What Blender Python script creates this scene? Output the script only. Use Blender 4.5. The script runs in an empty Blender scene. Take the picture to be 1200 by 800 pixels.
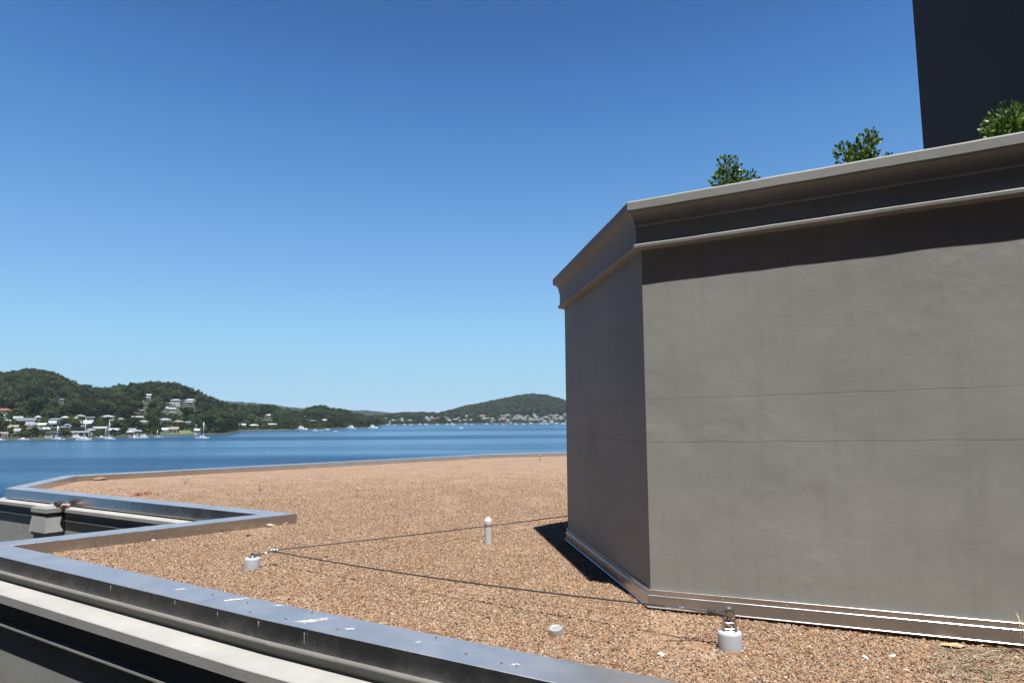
import bpy, bmesh, math, random
import numpy as np
from mathutils import Vector, Matrix, noise as mnoise
R_ = math.radians
scene = bpy.context.scene
COL = scene.collection

# ------------------------------------------------------------------ camera
F = 800.0; EYE = 1.5                       # focal length in photo pixels (1200 wide), eye height above the roof gravel
th = math.atan(90 / 800.0); ro = math.atan(0.006)
_f = Vector((0, math.cos(th), math.sin(th))); _r0 = Vector((1, 0, 0)); _u0 = _r0.cross(_f)
_r = _r0 * math.cos(ro) - _u0 * math.sin(ro); _u = _u0 * math.cos(ro) + _r0 * math.sin(ro)
cam = bpy.data.objects.new('camera', bpy.data.cameras.new('camera'))
COL.objects.link(cam); scene.camera = cam
cam.data.sensor_width = 36; cam.data.lens = 36 * F / 1200
cam.data.clip_start = 0.05; cam.data.clip_end = 60000
M = Matrix((( _r.x, _u.x, -_f.x, 0), (_r.y, _u.y, -_f.y, 0), (_r.z, _u.z, -_f.z, EYE), (0, 0, 0, 1)))
cam.matrix_world = M
def ray(px, py): return (_f + _r * ((px - 600) / F) + _u * ((400 - py) / F)).normalized()
def at(px, py, z=0.0):
    d = ray(px, py); t = (z - EYE) / d.z
    return Vector((0, 0, EYE)) + d * t
def horizon(px): return 490.0 - 0.006 * (px - 600)

# ------------------------------------------------------------------ light
SUN_DIR = Vector((0.077, -0.302, 0.95)).normalized()
sun_el = math.asin(SUN_DIR.z); sun_az = math.atan2(SUN_DIR.x, SUN_DIR.y)
SUN_STRENGTH = 5.0; SKY_STRENGTH = 0.05
world = bpy.data.worlds.new('World'); scene.world = world; world.use_nodes = True
wn = world.node_tree; wn.nodes.clear()
sky = wn.nodes.new('ShaderNodeTexSky'); sky.sky_type = 'NISHITA'; sky.sun_disc = False
sky.sun_elevation = sun_el; sky.sun_rotation = sun_az
sky.altitude = 0; sky.air_density = 0.7; sky.dust_density = 0.0; sky.ozone_density = 3.0
bg = wn.nodes.new('ShaderNodeBackground'); bg.inputs['Strength'].default_value = SKY_STRENGTH
wo = wn.nodes.new('ShaderNodeOutputWorld')
dv = wn.nodes.new('ShaderNodeVectorMath'); dv.operation = 'SCALE'; dv.inputs['Scale'].default_value = 0.1
cv = wn.nodes.new('ShaderNodeRGBCurve'); ml = wn.nodes.new('ShaderNodeVectorMath'); ml.operation = 'SCALE'; ml.inputs['Scale'].default_value = 10
# the camera's response to the clear sky: deeper blue overhead, no clipping at the horizon
for ci, pts in enumerate((((0, 0), (.055, .030), (.071, .046), (.082, .067), (.104, .112), (.151, .198), (.291, .325), (.58, .400), (1, .50)),
                          ((0, 0), (.10, .10), (.127, .148), (.145, .208), (.181, .302), (.258, .436), (.458, .632), (.737, .665), (1, .69)),
                          ((0, 0), (.20, .30), (.254, .405), (.287, .53), (.346, .652), (.46, .805), (.671, .895), (.765, .86), (1, .86)))):
    c = cv.mapping.curves[ci]
    while len(c.points) < len(pts): c.points.new(0.5, 0.5)
    for p, (x, y) in zip(c.points, pts): p.location = (x, y); p.handle_type = 'AUTO_CLAMPED'
cv.mapping.update()
wn.links.new(sky.outputs[0], dv.inputs[0]); wn.links.new(dv.outputs[0], cv.inputs['Color']); wn.links.new(cv.outputs[0], ml.inputs[0]); wn.links.new(ml.outputs[0], bg.inputs[0])
wn.links.new(bg.outputs[0], wo.inputs[0])
sl = bpy.data.lights.new('sun', 'SUN'); sl.energy = SUN_STRENGTH; sl.angle = R_(0.53); sl.color = (1.0, 0.98, 0.945)
so = bpy.data.objects.new('sun', sl); COL.objects.link(so)
so.rotation_euler = SUN_DIR.to_track_quat('Z', 'Y').to_euler(); so.location = (0, 0, 40)
scene.view_settings.view_transform = 'Standard'; scene.view_settings.look = 'None'
scene.view_settings.exposure = 1.0; scene.view_settings.gamma = 1.0
scene.view_settings.use_curve_mapping = False
scene.cycles.max_bounces = 6

# ------------------------------------------------------------------ helpers
rng = random.Random(7)
def lin(r, g, b):
    f = lambda c: (c / 255 / 12.92) if c / 255 <= 0.04045 else ((c / 255 + 0.055) / 1.055) ** 2.4
    return (f(r), f(g), f(b), 1)
class NT:
    """tiny wrapper for building a material's nodes"""
    def __init__(s, name):
        s.m = bpy.data.materials.new(name); s.m.use_nodes = True
        s.t = s.m.node_tree; s.b = s.t.nodes['Principled BSDF']
    def n(s, kind, **kw):
        nd = s.t.nodes.new(kind)
        for k, v in kw.items():
            if k.startswith('i_'):
                key = k[2:]; key = int(key) if key.isdigit() else key.replace('_', ' ')
                nd.inputs[key].default_value = v
            else: setattr(nd, k, v)
        return nd
    def l(s, a, b): s.t.links.new(a, b)
    def noise(s, scale, detail=4, rough=0.55, vec=None, dim='3D'):
        nd = s.n('ShaderNodeTexNoise', noise_dimensions=dim); nd.inputs['Scale'].default_value = scale
        nd.inputs['Detail'].default_value = detail; nd.inputs['Roughness'].default_value = rough
        if vec is not None: s.l(vec, nd.inputs['Vector'])
        return nd
    def ramp(s, fac, stops, interp='LINEAR'):
        nd = s.n('ShaderNodeValToRGB'); cr = nd.color_ramp; cr.interpolation = interp
        while len(cr.elements) < len(stops): cr.elements.new(0.5)
        for e, (p, c) in zip(cr.elements, stops):
            e.position = p; e.color = c if len(c) == 4 else (*c, 1)
        s.l(fac, nd.inputs[0]); return nd
    def mix(s, fac, a, b, mode='MIX'):
        nd = s.n('ShaderNodeMix', data_type='RGBA', blend_type=mode)
        for sock, v in ((nd.inputs[0], fac), (nd.inputs[6], a), (nd.inputs[7], b)):
            if hasattr(v, 'links') or isinstance(v, bpy.types.NodeSocket): s.l(v, sock)
            else: sock.default_value = v if not (isinstance(v, tuple) and len(v) == 3) else (*v, 1)
        return nd.outputs[2]
    def math(s, op, a, b=None):
        nd = s.n('ShaderNodeMath', operation=op)
        for i, v in enumerate((a, b)):
            if v is None: continue
            if isinstance(v, bpy.types.NodeSocket): s.l(v, nd.inputs[i])
            else: nd.inputs[i].default_value = v
        return nd.outputs[0]
    def bump(s, h, strength=0.3, dist=0.01, prev=None):
        nd = s.n('ShaderNodeBump'); nd.inputs['Strength'].default_value = strength; nd.inputs['Distance'].default_value = dist
        s.l(h, nd.inputs['Height'])
        if prev is not None: s.l(prev, nd.inputs['Normal'])
        s.l(nd.outputs[0], s.b.inputs['Normal']); return nd.outputs[0]
    def pos(s): return s.n('ShaderNodeNewGeometry').outputs['Position']
    def obj(s): return s.n('ShaderNodeTexCoord').outputs['Object']
    def set(s, **kw):
        for k, v in kw.items():
            key = k.replace('_', ' ')
            if isinstance(v, bpy.types.NodeSocket): s.l(v, s.b.inputs[key])
            else: s.b.inputs[key].default_value = (*v, 1) if isinstance(v, tuple) and len(v) == 3 else v
        return s
MATS = {}
def plain(name, col, rough=0.6, metal=0.0, var=0.12, scale=3.0, bump=0.0, bscale=60.0):
    if name in MATS: return MATS[name]
    k = NT(name); ob = k.obj()
    nz = k.noise(scale, 5, 0.6, ob)
    c = (*col, 1) if len(col) == 3 else col
    lo = tuple(max(0, x * (1 - var)) for x in c[:3]); hi = tuple(min(1, x * (1 + var)) for x in c[:3])
    rp = k.ramp(nz.outputs['Fac'], [(0.3, lo), (0.7, hi)])
    k.set(Base_Color=rp.outputs[0], Roughness=rough, Metallic=metal)
    if bump: k.bump(k.noise(bscale, 3, 0.6, ob).outputs['Fac'], bump, 0.01)
    MATS[name] = k.m; return k.m

class MB:
    """collects shapes; build() links them as ONE mesh object"""
    def __init__(s): s.bm = bmesh.new(); s.uv = s.bm.loops.layers.uv.new('UVMap')
    def face(s, pts, mi=0, smooth=False):
        f = s.bm.faces.new([s.bm.verts.new(p) for p in pts]); f.material_index = mi; f.smooth = smooth; return f
    def box(s, c, size, rz=0, bevel=0, mi=0, rot=None):
        g = bmesh.ops.create_cube(s.bm, size=1); vs = g['verts']
        mat = Matrix.Translation(c) @ (rot if rot is not None else Matrix.Rotation(rz, 4, 'Z')) @ Matrix.Diagonal((*size, 1))
        bmesh.ops.transform(s.bm, matrix=mat, verts=vs)
        fs = {f for v in vs for f in v.link_faces}
        for f in fs: f.material_index = mi
        if bevel:
            es = list({e for v in vs for e in v.link_edges})
            bmesh.ops.bevel(s.bm, geom=es, offset=bevel, segments=2, affect='EDGES', profile=0.6)
        return s
    def lathe(s, c, prof, n=24, mi=0, mat=None, smooth=True):
        rings = []
        for r, z in prof:
            ring = []
            for i in range(n):
                a = 2 * math.pi * i / n; p = Vector((r * math.cos(a), r * math.sin(a), z))
                if mat is not None: p = mat @ p
                ring.append(s.bm.verts.new(Vector(c) + p))
            rings.append(ring)
        for a, b in zip(rings, rings[1:]):
            for i in range(n):
                f = s.bm.faces.new((a[i], a[(i + 1) % n], b[(i + 1) % n], b[i])); f.smooth = smooth; f.material_index = mi
        if prof[-1][0] > 1e-4: s.bm.faces.new(rings[-1]).material_index = mi
        if prof[0][0] > 1e-4: s.bm.faces.new(list(reversed(rings[0]))).material_index = mi
        return s
    def tube(s, pts, r, n=8, mi=0, cap=True):
        pts = [Vector(p) for p in pts]; rr = r if isinstance(r, (list, tuple)) else [r] * len(pts)
        rings = []; prev = None
        for i, p in enumerate(pts):
            t = (pts[min(i + 1, len(pts) - 1)] - pts[max(i - 1, 0)]).normalized()
            if prev is None:
                a = t.orthogonal().normalized()
            else:
                a = (prev - t * prev.dot(t)).normalized()
            prev = a; b = t.cross(a)
            rings.append([s.bm.verts.new(p + (a * math.cos(2 * math.pi * k / n) + b * math.sin(2 * math.pi * k / n)) * rr[i]) for k in range(n)])
        for a, b in zip(rings, rings[1:]):
            for k in range(n):
                f = s.bm.faces.new((a[k], a[(k + 1) % n], b[(k + 1) % n], b[k])); f.smooth = True; f.material_index = mi
        if cap:
            s.bm.faces.new(list(reversed(rings[0]))).material_index = mi; s.bm.faces.new(rings[-1]).material_index = mi
        return s
    def sweep(s, path, prof, i0=0, i1=None, tilt=None, step=None, mi=0, smooth=False, closed=True):
        """profile (offset to the left of the walking direction, z) along path vertices i0..i1 with mitred corners"""
        P = [Vector(p) for p in path]; n = len(P); i1 = n - 1 if i1 is None else i1
        nrm = []
        for i in range(n):
            ns = []
            if i > 0: d = (P[i] - P[i - 1]).normalized(); ns.append(Vector((-d.y, d.x)))
            if i < n - 1: d = (P[i + 1] - P[i]).normalized(); ns.append(Vector((-d.y, d.x)))
            if len(ns) == 1: nrm.append(ns[0])
            else:
                m = (ns[0] + ns[1]).normalized(); nrm.append(m / max(0.2, m.dot(ns[0])))
        stations = []
        dist = 0
        for i in range(i0, i1 + 1):
            if i > i0:
                L = (P[i] - P[i - 1]).length
                if step:
                    k = max(1, int(L / step))
                    for j in range(1, k):
                        u = j / k; stations.append((P[i - 1].lerp(P[i], u), nrm[i - 1].lerp(nrm[i], u), dist + L * u))
                dist += L
            stations.append((P[i], nrm[i], dist))
        rings = []
        for p, nv, ds in stations:
            ring = []
            for d, z in prof:
                q = p + nv * d; zz = tilt(q, z) if tilt else z
                ring.append(s.bm.verts.new((q.x, q.y, zz)))
            rings.append((ring, ds))
        m = len(prof); rngk = range(m) if closed else range(m - 1)
        for (a, da), (b, db) in zip(rings, rings[1:]):
            for k in rngk:
                kk = (k + 1) % m
                f = s.bm.faces.new((a[k], a[kk], b[kk], b[k])); f.material_index = mi; f.smooth = smooth
                for lp, (u, zz) in zip(f.loops, ((da, prof[k][1]), (da, prof[kk][1]), (db, prof[kk][1]), (db, prof[k][1]))): lp[s.uv].uv = (u, zz)
        if closed:
            s.bm.faces.new(list(reversed(rings[0][0]))).material_index = mi
            s.bm.faces.new(rings[-1][0]).material_index = mi
        return s
    def build(s, name, mats, parent=None, loc=None, normals=True, shade=None):
        if normals: bmesh.ops.recalc_face_normals(s.bm, faces=s.bm.faces[:])
        for e in s.bm.edges:
            if len(e.link_faces) == 2 and e.link_faces[0].smooth and e.calc_face_angle(0) > 0.75: e.smooth = False
            elif len(e.link_faces) == 2 and not (e.link_faces[0].smooth and e.link_faces[1].smooth): e.smooth = False
        me = bpy.data.meshes.new(name); s.bm.to_mesh(me); s.bm.free()
        for m in (mats if isinstance(mats, (list, tuple)) else [mats]): me.materials.append(m)
        o = bpy.data.objects.new(name, me); COL.objects.link(o)
        if parent is not None: o.parent = parent
        if loc is not None: o.location = loc
        return o
def empty(name, loc=(0, 0, 0), rz=0):
    o = bpy.data.objects.new(name, None); COL.objects.link(o); o.location = loc; o.rotation_euler.z = rz; o.empty_display_size = 0.2
    return o
def tag(o, label=None, cat=None, group=None, kind=None):
    if label: o['label'] = label
    if cat: o['category'] = cat
    if group: o['group'] = group
    if kind: o['kind'] = kind
    return o
def dup(root, loc, rz=0, scale=None):
    r = root.copy(); COL.objects.link(r); r.location = loc; r.rotation_euler.z = rz
    if scale is not None: r.scale = (scale, scale, scale) if not hasattr(scale, '__len__') else scale
    for ch in list(root.children):
        c = ch.copy(); COL.objects.link(c); c.parent = r
        for g in list(ch.children):
            d = g.copy(); COL.objects.link(d); d.parent = c
    return r

# ------------------------------------------------------------------ materials
def m_render():
    k = NT('grey_render'); ob = k.obj(); uv = k.n('ShaderNodeUVMap').outputs[0]
    sep = k.n('ShaderNodeSeparateXYZ'); k.l(uv, sep.inputs[0]); v = sep.outputs[1]
    big = k.noise(0.9, 5, 0.62, ob); mid = k.noise(5.5, 6, 0.65, ob); fine = k.noise(70, 3, 0.6, ob)
    base = k.ramp(big.outputs['Fac'], [(0.3, (0.214, 0.216, 0.201)), (0.5, (0.254, 0.255, 0.237)), (0.72, (0.282, 0.283, 0.264))]).outputs[0]
    base = k.mix(k.math('MULTIPLY', mid.outputs['Fac'], 0.35), base, (0.196, 0.190, 0.170), 'MIX')
    # faint rain streaks and rubbed patches
    sm = k.n('ShaderNodeMapping'); sm.inputs['Scale'].default_value = (5.0, 5.0, 0.28); k.l(ob, sm.inputs[0])
    stk = k.ramp(k.noise(2.2, 4, 0.6, sm.outputs[0]).outputs['Fac'], [(0.52, (0,) * 3), (0.74, (0.22,) * 3)]).outputs[0]
    base = k.mix(stk, base, (0.165, 0.160, 0.145))
    pat = k.ramp(k.noise(1.9, 6, 0.72, ob).outputs['Fac'], [(0.56, (0,) * 3), (0.64, (0.2,) * 3)]).outputs[0]
    base = k.mix(pat, base, (0.275, 0.272, 0.255))
    # two uneven horizontal day joints left by the trowel
    wob = k.noise(1.1, 3, 0.5, ob); wob_v = k.math('MULTIPLY', k.math('SUBTRACT', wob.outputs['Fac'], 0.5), 0.008)
    brk = k.noise(1.7, 2, 0.5, ob)
    def joint(z, w):
        dd = k.math('ABSOLUTE', k.math('SUBTRACT', k.math('ADD', v, wob_v), z))
        mr = k.n('ShaderNodeMapRange'); mr.inputs['From Min'].default_value = 0; mr.inputs['From Max'].default_value = w
        mr.inputs['To Min'].default_value = 1; mr.inputs['To Max'].default_value = 0; k.l(dd, mr.inputs[0]); return mr.outputs[0]
    j = k.math('MAXIMUM', joint(1.301, 0.0045), k.math('MULTIPLY', joint(1.645, 0.004), k.ramp(brk.outputs['Fac'], [(0.38, (0.25,) * 3), (0.58, (1,) * 3)]).outputs[0]))
    base = k.mix(k.math('MULTIPLY', j, 0.8), base, (0.10, 0.095, 0.085))
    # a few hairline cracks and scrapes
    wv = k.n('ShaderNodeTexVoronoi', feature='DISTANCE_TO_EDGE'); wv.inputs['Scale'].default_value = 0.8
    warp = k.n('ShaderNodeVectorMath', operation='ADD'); k.l(ob, warp.inputs[0]); k.l(k.noise(3, 4, 0.6, ob).outputs['Color'], warp.inputs[1]); k.l(warp.outputs[0], wv.inputs['Vector'])
    cr = k.math('MULTIPLY', k.ramp(wv.outputs['Distance'], [(0.0, (1,) * 3), (0.006, (0,) * 3)]).outputs[0], k.ramp(k.noise(1.3, 3, 0.5, ob).outputs['Fac'], [(0.56, (0,) * 3), (0.66, (1,) * 3)]).outputs[0])
    base = k.mix(k.math('MULTIPLY', cr, 0.38), base, (0.15, 0.14, 0.12))
    k.set(Base_Color=base, Roughness=0.72, Specular_IOR_Level=0.35)
    mp = k.n('ShaderNodeMapping'); mp.inputs['Scale'].default_value = (1, 1, 1.35); k.l(ob, mp.inputs[0])
    swirl = k.noise(1.7, 5, 0.5, mp.outputs[0])
    n1 = k.bump(swirl.outputs['Fac'], 0.30, 0.018)
    dn = k.noise(7.5, 3, 0.5, ob); dm = k.ramp(k.noise(1.15, 3, 0.6, ob).outputs['Fac'], [(0.50, (0,) * 3), (0.68, (1,) * 3)]).outputs[0]
    n1 = k.bump(k.math('MULTIPLY', dn.outputs['Fac'], dm), 0.42, 0.010, n1)
    n2 = k.bump(k.noise(24, 4, 0.6, ob).outputs['Fac'], 0.16, 0.003, n1)
    n3 = k.bump(fine.outputs['Fac'], 0.22, 0.0015, n2)
    n4 = k.bump(j, 0.22, -0.003, n3)
    return k.m
RENDER = m_render()
def m_alu(name, col, rough, streak=0.5, metal=0.92, chalk=False):
    k = NT(name); ob = k.obj()
    big = k.noise(1.6, 5, 0.65, ob)
    mp = k.n('ShaderNodeMapping'); mp.inputs['Scale'].default_value = (9, 9, 0.5); k.l(ob, mp.inputs[0])
    st = k.noise(7, 4, 0.6, mp.outputs[0])
    spots = k.noise(38, 3, 0.7, ob)
    c = Vector(col)
    b = k.ramp(big.outputs['Fac'], [(0.3, tuple(c * 0.88)), (0.7, tuple(c * 1.06))]).outputs[0]
    b = k.mix(k.math('MULTIPLY', st.outputs['Fac'], streak * 0.5), b, tuple(c * 0.72))
    b = k.mix(k.ramp(spots.outputs['Fac'], [(0.70, (0,) * 3), (0.80, (0.22,) * 3)]).outputs[0], b, tuple(c * 0.6))
    rr = k.ramp(k.noise(4.2, 5, 0.7, ob).outputs['Fac'], [(0.3, (rough * 0.8,) * 3), (0.7, (rough * 1.25,) * 3)]).outputs[0]
    if chalk:      # the upper side has gone chalky with weather, the rain-washed sides are still bright metal
        nz_ = k.n('ShaderNodeSeparateXYZ'); k.l(k.n('ShaderNodeNewGeometry').outputs['Normal'], nz_.inputs[0])
        up = k.math('GREATER_THAN', nz_.outputs[2], 0.7)
        chalky = k.math('MULTIPLY', up, k.ramp(k.noise(2.6, 6, 0.7, ob).outputs['Fac'], [(0.25, (0.8,) * 3), (0.75, (1,) * 3)]).outputs[0])
        metal = k.math('SUBTRACT', 0.97, k.math('MULTIPLY', chalky, 0.11)); rr = k.math('ADD', rr, k.math('MULTIPLY', chalky, 0.16))
    k.set(Base_Color=b, Metallic=metal, Roughness=rr)
    k.bump(k.noise(2.2, 2, 0.5, ob).outputs['Fac'], 0.12, 0.02)
    return k.m
ALU = m_alu('weathered_aluminium', (0.555, 0.548, 0.535), 0.25, chalk=True)
ALU2 = m_alu('bright_aluminium', (0.50, 0.49, 0.49), 0.30, 0.7)
STEEL = plain('stainless_steel', (0.56, 0.55, 0.53), 0.27, 1.0, 0.1, 14)
WIRE = plain('wire_rope_steel', (0.10, 0.10, 0.10), 0.5, 0.8, 0.3, 90)
PVC = plain('grey_plastic', (0.37, 0.385, 0.42), 0.55, 0, 0.05, 6, 0.05, 40)
WPVC = plain('white_plastic', (0.47, 0.47, 0.46), 0.4, 0, 0.04, 6)
LEDGE = plain('pale_ledge_paint', (0.275, 0.268, 0.252), 0.65, 0, 0.13, 2.2, 0.15, 50)
GLASS = plain('window_glass', (0.035, 0.045, 0.055), 0.12, 0, 0.2, 1)
FRAME = plain('window_frame', (0.75, 0.75, 0.74), 0.5)
SOIL = plain('potting_soil', (0.05, 0.035, 0.025), 0.9, 0, 0.3, 12)
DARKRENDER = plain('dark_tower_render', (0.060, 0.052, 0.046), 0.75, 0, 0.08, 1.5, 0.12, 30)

GSTOPS = [(0.0, lin(84, 60, 44)), (0.09, lin(136, 98, 70)), (0.20, lin(176, 138, 104)), (0.33, lin(202, 168, 132)), (0.45, lin(156, 116, 84)),
          (0.56, lin(216, 190, 156)), (0.66, lin(190, 130, 88)), (0.75, lin(164, 142, 122)), (0.84, lin(224, 206, 178)), (0.92, lin(98, 74, 58)), (1.0, lin(244, 236, 220))]
GSTOPS = [(p, (c[0] * .575, c[1] * .577, c[2] * .585, 1)) for p, c in GSTOPS]
def m_gravel_sheet():
    k = NT('gravel_sheet'); ps = k.pos()
    vo = k.n('ShaderNodeTexVoronoi', feature='F1'); vo.inputs['Scale'].default_value = 62; vo.inputs['Randomness'].default_value = 1; k.l(ps, vo.inputs['Vector'])
    sep = k.n('ShaderNodeSeparateColor'); k.l(vo.outputs['Color'], sep.inputs[0])
    col = k.ramp(sep.outputs[0], GSTOPS).outputs[0]
    v2 = k.n('ShaderNodeTexVoronoi', feature='F1'); v2.inputs['Scale'].default_value = 23; k.l(ps, v2.inputs['Vector'])
    sep2 = k.n('ShaderNodeSeparateColor'); k.l(v2.outputs['Color'], sep2.inputs[0])
    col = k.mix(0.32, col, k.ramp(sep2.outputs[1], GSTOPS).outputs[0])
    big = k.noise(0.55, 5, 0.6, ps)
    col = k.mix(k.ramp(k.noise(1.4, 6, 0.65, ps).outputs['Fac'], [(0.42, (0.0,) * 3), (0.70, (0.45,) * 3)]).outputs[0], col, lin(100, 78, 62))
    col = k.mix(k.ramp(big.outputs['Fac'], [(0.35, (0.0,) * 3), (0.7, (0.30,) * 3)]).outputs[0], col, lin(134, 108, 86))
    k.set(Base_Color=col, Roughness=0.9, Specular_IOR_Level=0.2)
    h = k.math('SUBTRACT', 1.0, vo.outputs['Distance'])
    n = k.bump(h, 1.0, 0.012)
    k.bump(k.noise(26, 3, 0.6, ps).outputs['Fac'], 0.7, 0.02, n)
    return k.m
GRAVEL = m_gravel_sheet()
def m_pebble():
    k = NT('pebbles'); oi = k.n('ShaderNodeObjectInfo')
    col = k.ramp(oi.outputs['Random'], GSTOPS).outputs[0]
    nz = k.noise(160, 2, 0.5, k.pos())
    col = k.mix(k.math('MULTIPLY', nz.outputs['Fac'], 0.35), col, lin(108, 86, 69))
    k.set(Base_Color=col, Roughness=0.75, Specular_IOR_Level=0.3)
    return k.m
PEBBLE = m_pebble()
def m_leaf(name, stops, rough=0.4, trans=0.0):
    k = NT(name); g = k.n('ShaderNodeNewGeometry')
    col = k.ramp(g.outputs['Random Per Island'], stops).outputs[0]
    k.set(Base_Color=col, Roughness=rough, Specular_IOR_Level=0.5)
    if trans:
        ts = k.n('ShaderNodeBsdfTranslucent'); k.l(col, ts.inputs[0]); mx = k.n('ShaderNodeMixShader'); mx.inputs[0].default_value = trans
        out = k.t.nodes['Material Output']; k.l(k.b.outputs[0], mx.inputs[1]); k.l(ts.outputs[0], mx.inputs[2]); k.l(mx.outputs[0], out.inputs[0])
    return k.m
LEAF = m_leaf('glossy_shrub_leaves', [(0, (0.020, 0.045, 0.008)), (0.35, (0.042, 0.088, 0.012)), (0.7, (0.085, 0.150, 0.018)), (0.9, (0.15, 0.23, 0.03)), (1, (0.21, 0.27, 0.05))], 0.5, 0.35)
def m_forest(name, stops):
    k = NT(name); g = k.n('ShaderNodeNewGeometry'); oi = k.n('ShaderNodeObjectInfo')
    col = k.ramp(oi.outputs['Random'], stops).outputs[0]
    v = k.ramp(g.outputs['Random Per Island'], [(0, (0.80,) * 3), (1, (1.2,) * 3)]).outputs[0]
    col = k.mix(1.0, col, v, 'MULTIPLY')
    k.set(Base_Color=col, Roughness=0.8, Specular_IOR_Level=0.06)
    ts = k.n('ShaderNodeBsdfTranslucent'); k.l(col, ts.inputs[0]); mx = k.n('ShaderNodeMixShader'); mx.inputs[0].default_value = 0.38
    k.l(k.b.outputs[0], mx.inputs[1]); k.l(ts.outputs[0], mx.inputs[2]); k.l(mx.outputs[0], k.t.nodes['Material Output'].inputs[0])
    return k.m
FOREST = m_forest('eucalypt_foliage', [(0, (0.0147, 0.0244, 0.0103)), (0.35, (0.0268, 0.0413, 0.0160)), (0.65, (0.0413, 0.0625, 0.0239)), (0.85, (0.0615, 0.0810, 0.0310)), (1, (0.0728, 0.0768, 0.0347))])
FOREST2 = m_forest('garden_foliage', [(0, (0.0140, 0.0235, 0.0088)), (0.4, (0.0281, 0.0466, 0.0132)), (0.75, (0.0536, 0.0782, 0.0194)), (1, (0.0802, 0.0915, 0.0284))])
BARK = plain('bark', (0.10, 0.075, 0.055), 0.85, 0, 0.25, 8)
def m_land():
    k = NT('bush_ground'); ps = k.pos()
    nz = k.noise(0.03, 6, 0.6, ps)
    col = k.ramp(nz.outputs['Fac'], [(0.3, (0.016, 0.022, 0.009)), (0.55, (0.026, 0.034, 0.013)), (0.75, (0.045, 0.048, 0.020))]).outputs[0]
    k.set(Base_Color=col, Roughness=0.9); return k.m
LAND = m_land()
def m_water():
    k = NT('bay_water'); ps = k.pos()
    mp = k.n('ShaderNodeMapping'); mp.inputs['Scale'].default_value = (0.0014, 0.0105, 1); mp.inputs['Rotation'].default_value = (0, 0, R_(4)); k.l(ps, mp.inputs[0])
    bands = k.noise(1.0, 4, 0.55, mp.outputs[0])
    col = k.ramp(bands.outputs['Fac'], [(0.40, (0.006, 0.028, 0.062)), (0.50, (0.010, 0.041, 0.086)), (0.60, (0.020, 0.068, 0.126))]).outputs[0]
    rough = k.ramp(bands.outputs['Fac'], [(0.40, (0.32,) * 3), (0.60, (0.20,) * 3)]).outputs[0]
    k.set(Base_Color=col, Roughness=rough, IOR=1.33, Specular_IOR_Level=0.38)
    w1 = k.noise(0.55, 5, 0.62, ps); w2 = k.noise(0.09, 4, 0.6, ps)
    st = k.ramp(bands.outputs['Fac'], [(0.40, (1,) * 3), (0.60, (0.30,) * 3)]).outputs[0]
    n = k.n('ShaderNodeBump'); n.inputs['Distance'].default_value = 0.55; k.l(st, n.inputs['Strength']); k.l(w1.outputs['Fac'], n.inputs['Height'])
    n2 = k.n('ShaderNodeBump'); n2.inputs['Distance'].default_value = 1.2; n2.inputs['Strength'].default_value = 0.5; k.l(w2.outputs['Fac'], n2.inputs['Height']); k.l(n.outputs[0], n2.inputs['Normal'])
    k.l(n2.outputs[0], k.b.inputs['Normal']); return k.m
WATER = m_water()

# ------------------------------------------------------------------ instancing for stuff (gravel, far woods)
def scatter(name, pts, sources, smin, smax, material=None, flat=False, seed=0, squash=None):
    c = bpy.data.collections.new(name + '_sources')
    for o in sources:
        for cc in list(o.users_collection): cc.objects.unlink(o)
        c.objects.link(o)
    me = bpy.data.meshes.new(name); me.from_pydata([tuple(p) for p in pts], [], []); o = bpy.data.objects.new(name, me); COL.objects.link(o)
    ng = bpy.data.node_groups.new(name, 'GeometryNodeTree')
    ng.interface.new_socket('Geometry', in_out='INPUT', socket_type='NodeSocketGeometry'); ng.interface.new_socket('Geometry', in_out='OUTPUT', socket_type='NodeSocketGeometry')
    N = ng.nodes; L = ng.links
    gi = N.new('NodeGroupInput'); go = N.new('NodeGroupOutput'); m2p = N.new('GeometryNodeMeshToPoints'); iop = N.new('GeometryNodeInstanceOnPoints')
    ci = N.new('GeometryNodeCollectionInfo'); ci.inputs['Collection'].default_value = c; ci.inputs['Separate Children'].default_value = True; ci.inputs['Reset Children'].default_value = True
    iop.inputs['Pick Instance'].default_value = True
    rr = N.new('FunctionNodeRandomValue'); rr.data_type = 'FLOAT_VECTOR'; rr.inputs['Seed'].default_value = seed
    t = 0.0 if flat else math.pi
    rr.inputs[0].default_value = (-t, -t, 0); rr.inputs[1].default_value = (t, t, 2 * math.pi)
    rs = N.new('FunctionNodeRandomValue'); rs.data_type = 'FLOAT'; rs.inputs['Seed'].default_value = seed + 5; rs.inputs[2].default_value = smin; rs.inputs[3].default_value = smax
    ri = N.new('FunctionNodeRandomValue'); ri.data_type = 'INT'; ri.inputs['Seed'].default_value = seed + 9; ri.inputs[4].default_value = 0; ri.inputs[5].default_value = len(sources) - 1
    L.new(gi.outputs[0], m2p.inputs['Mesh']); L.new(m2p.outputs[0], iop.inputs['Points']); L.new(ci.outputs[0], iop.inputs['Instance'])
    L.new(rr.outputs[0], iop.inputs['Rotation']); L.new(rs.outputs[1], iop.inputs['Scale']); L.new(ri.outputs[2], iop.inputs['Instance Index'])
    L.new(iop.outputs[0], go.inputs[0])
    md = o.modifiers.new('scatter', 'NODES'); md.node_group = ng
    return o

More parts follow.
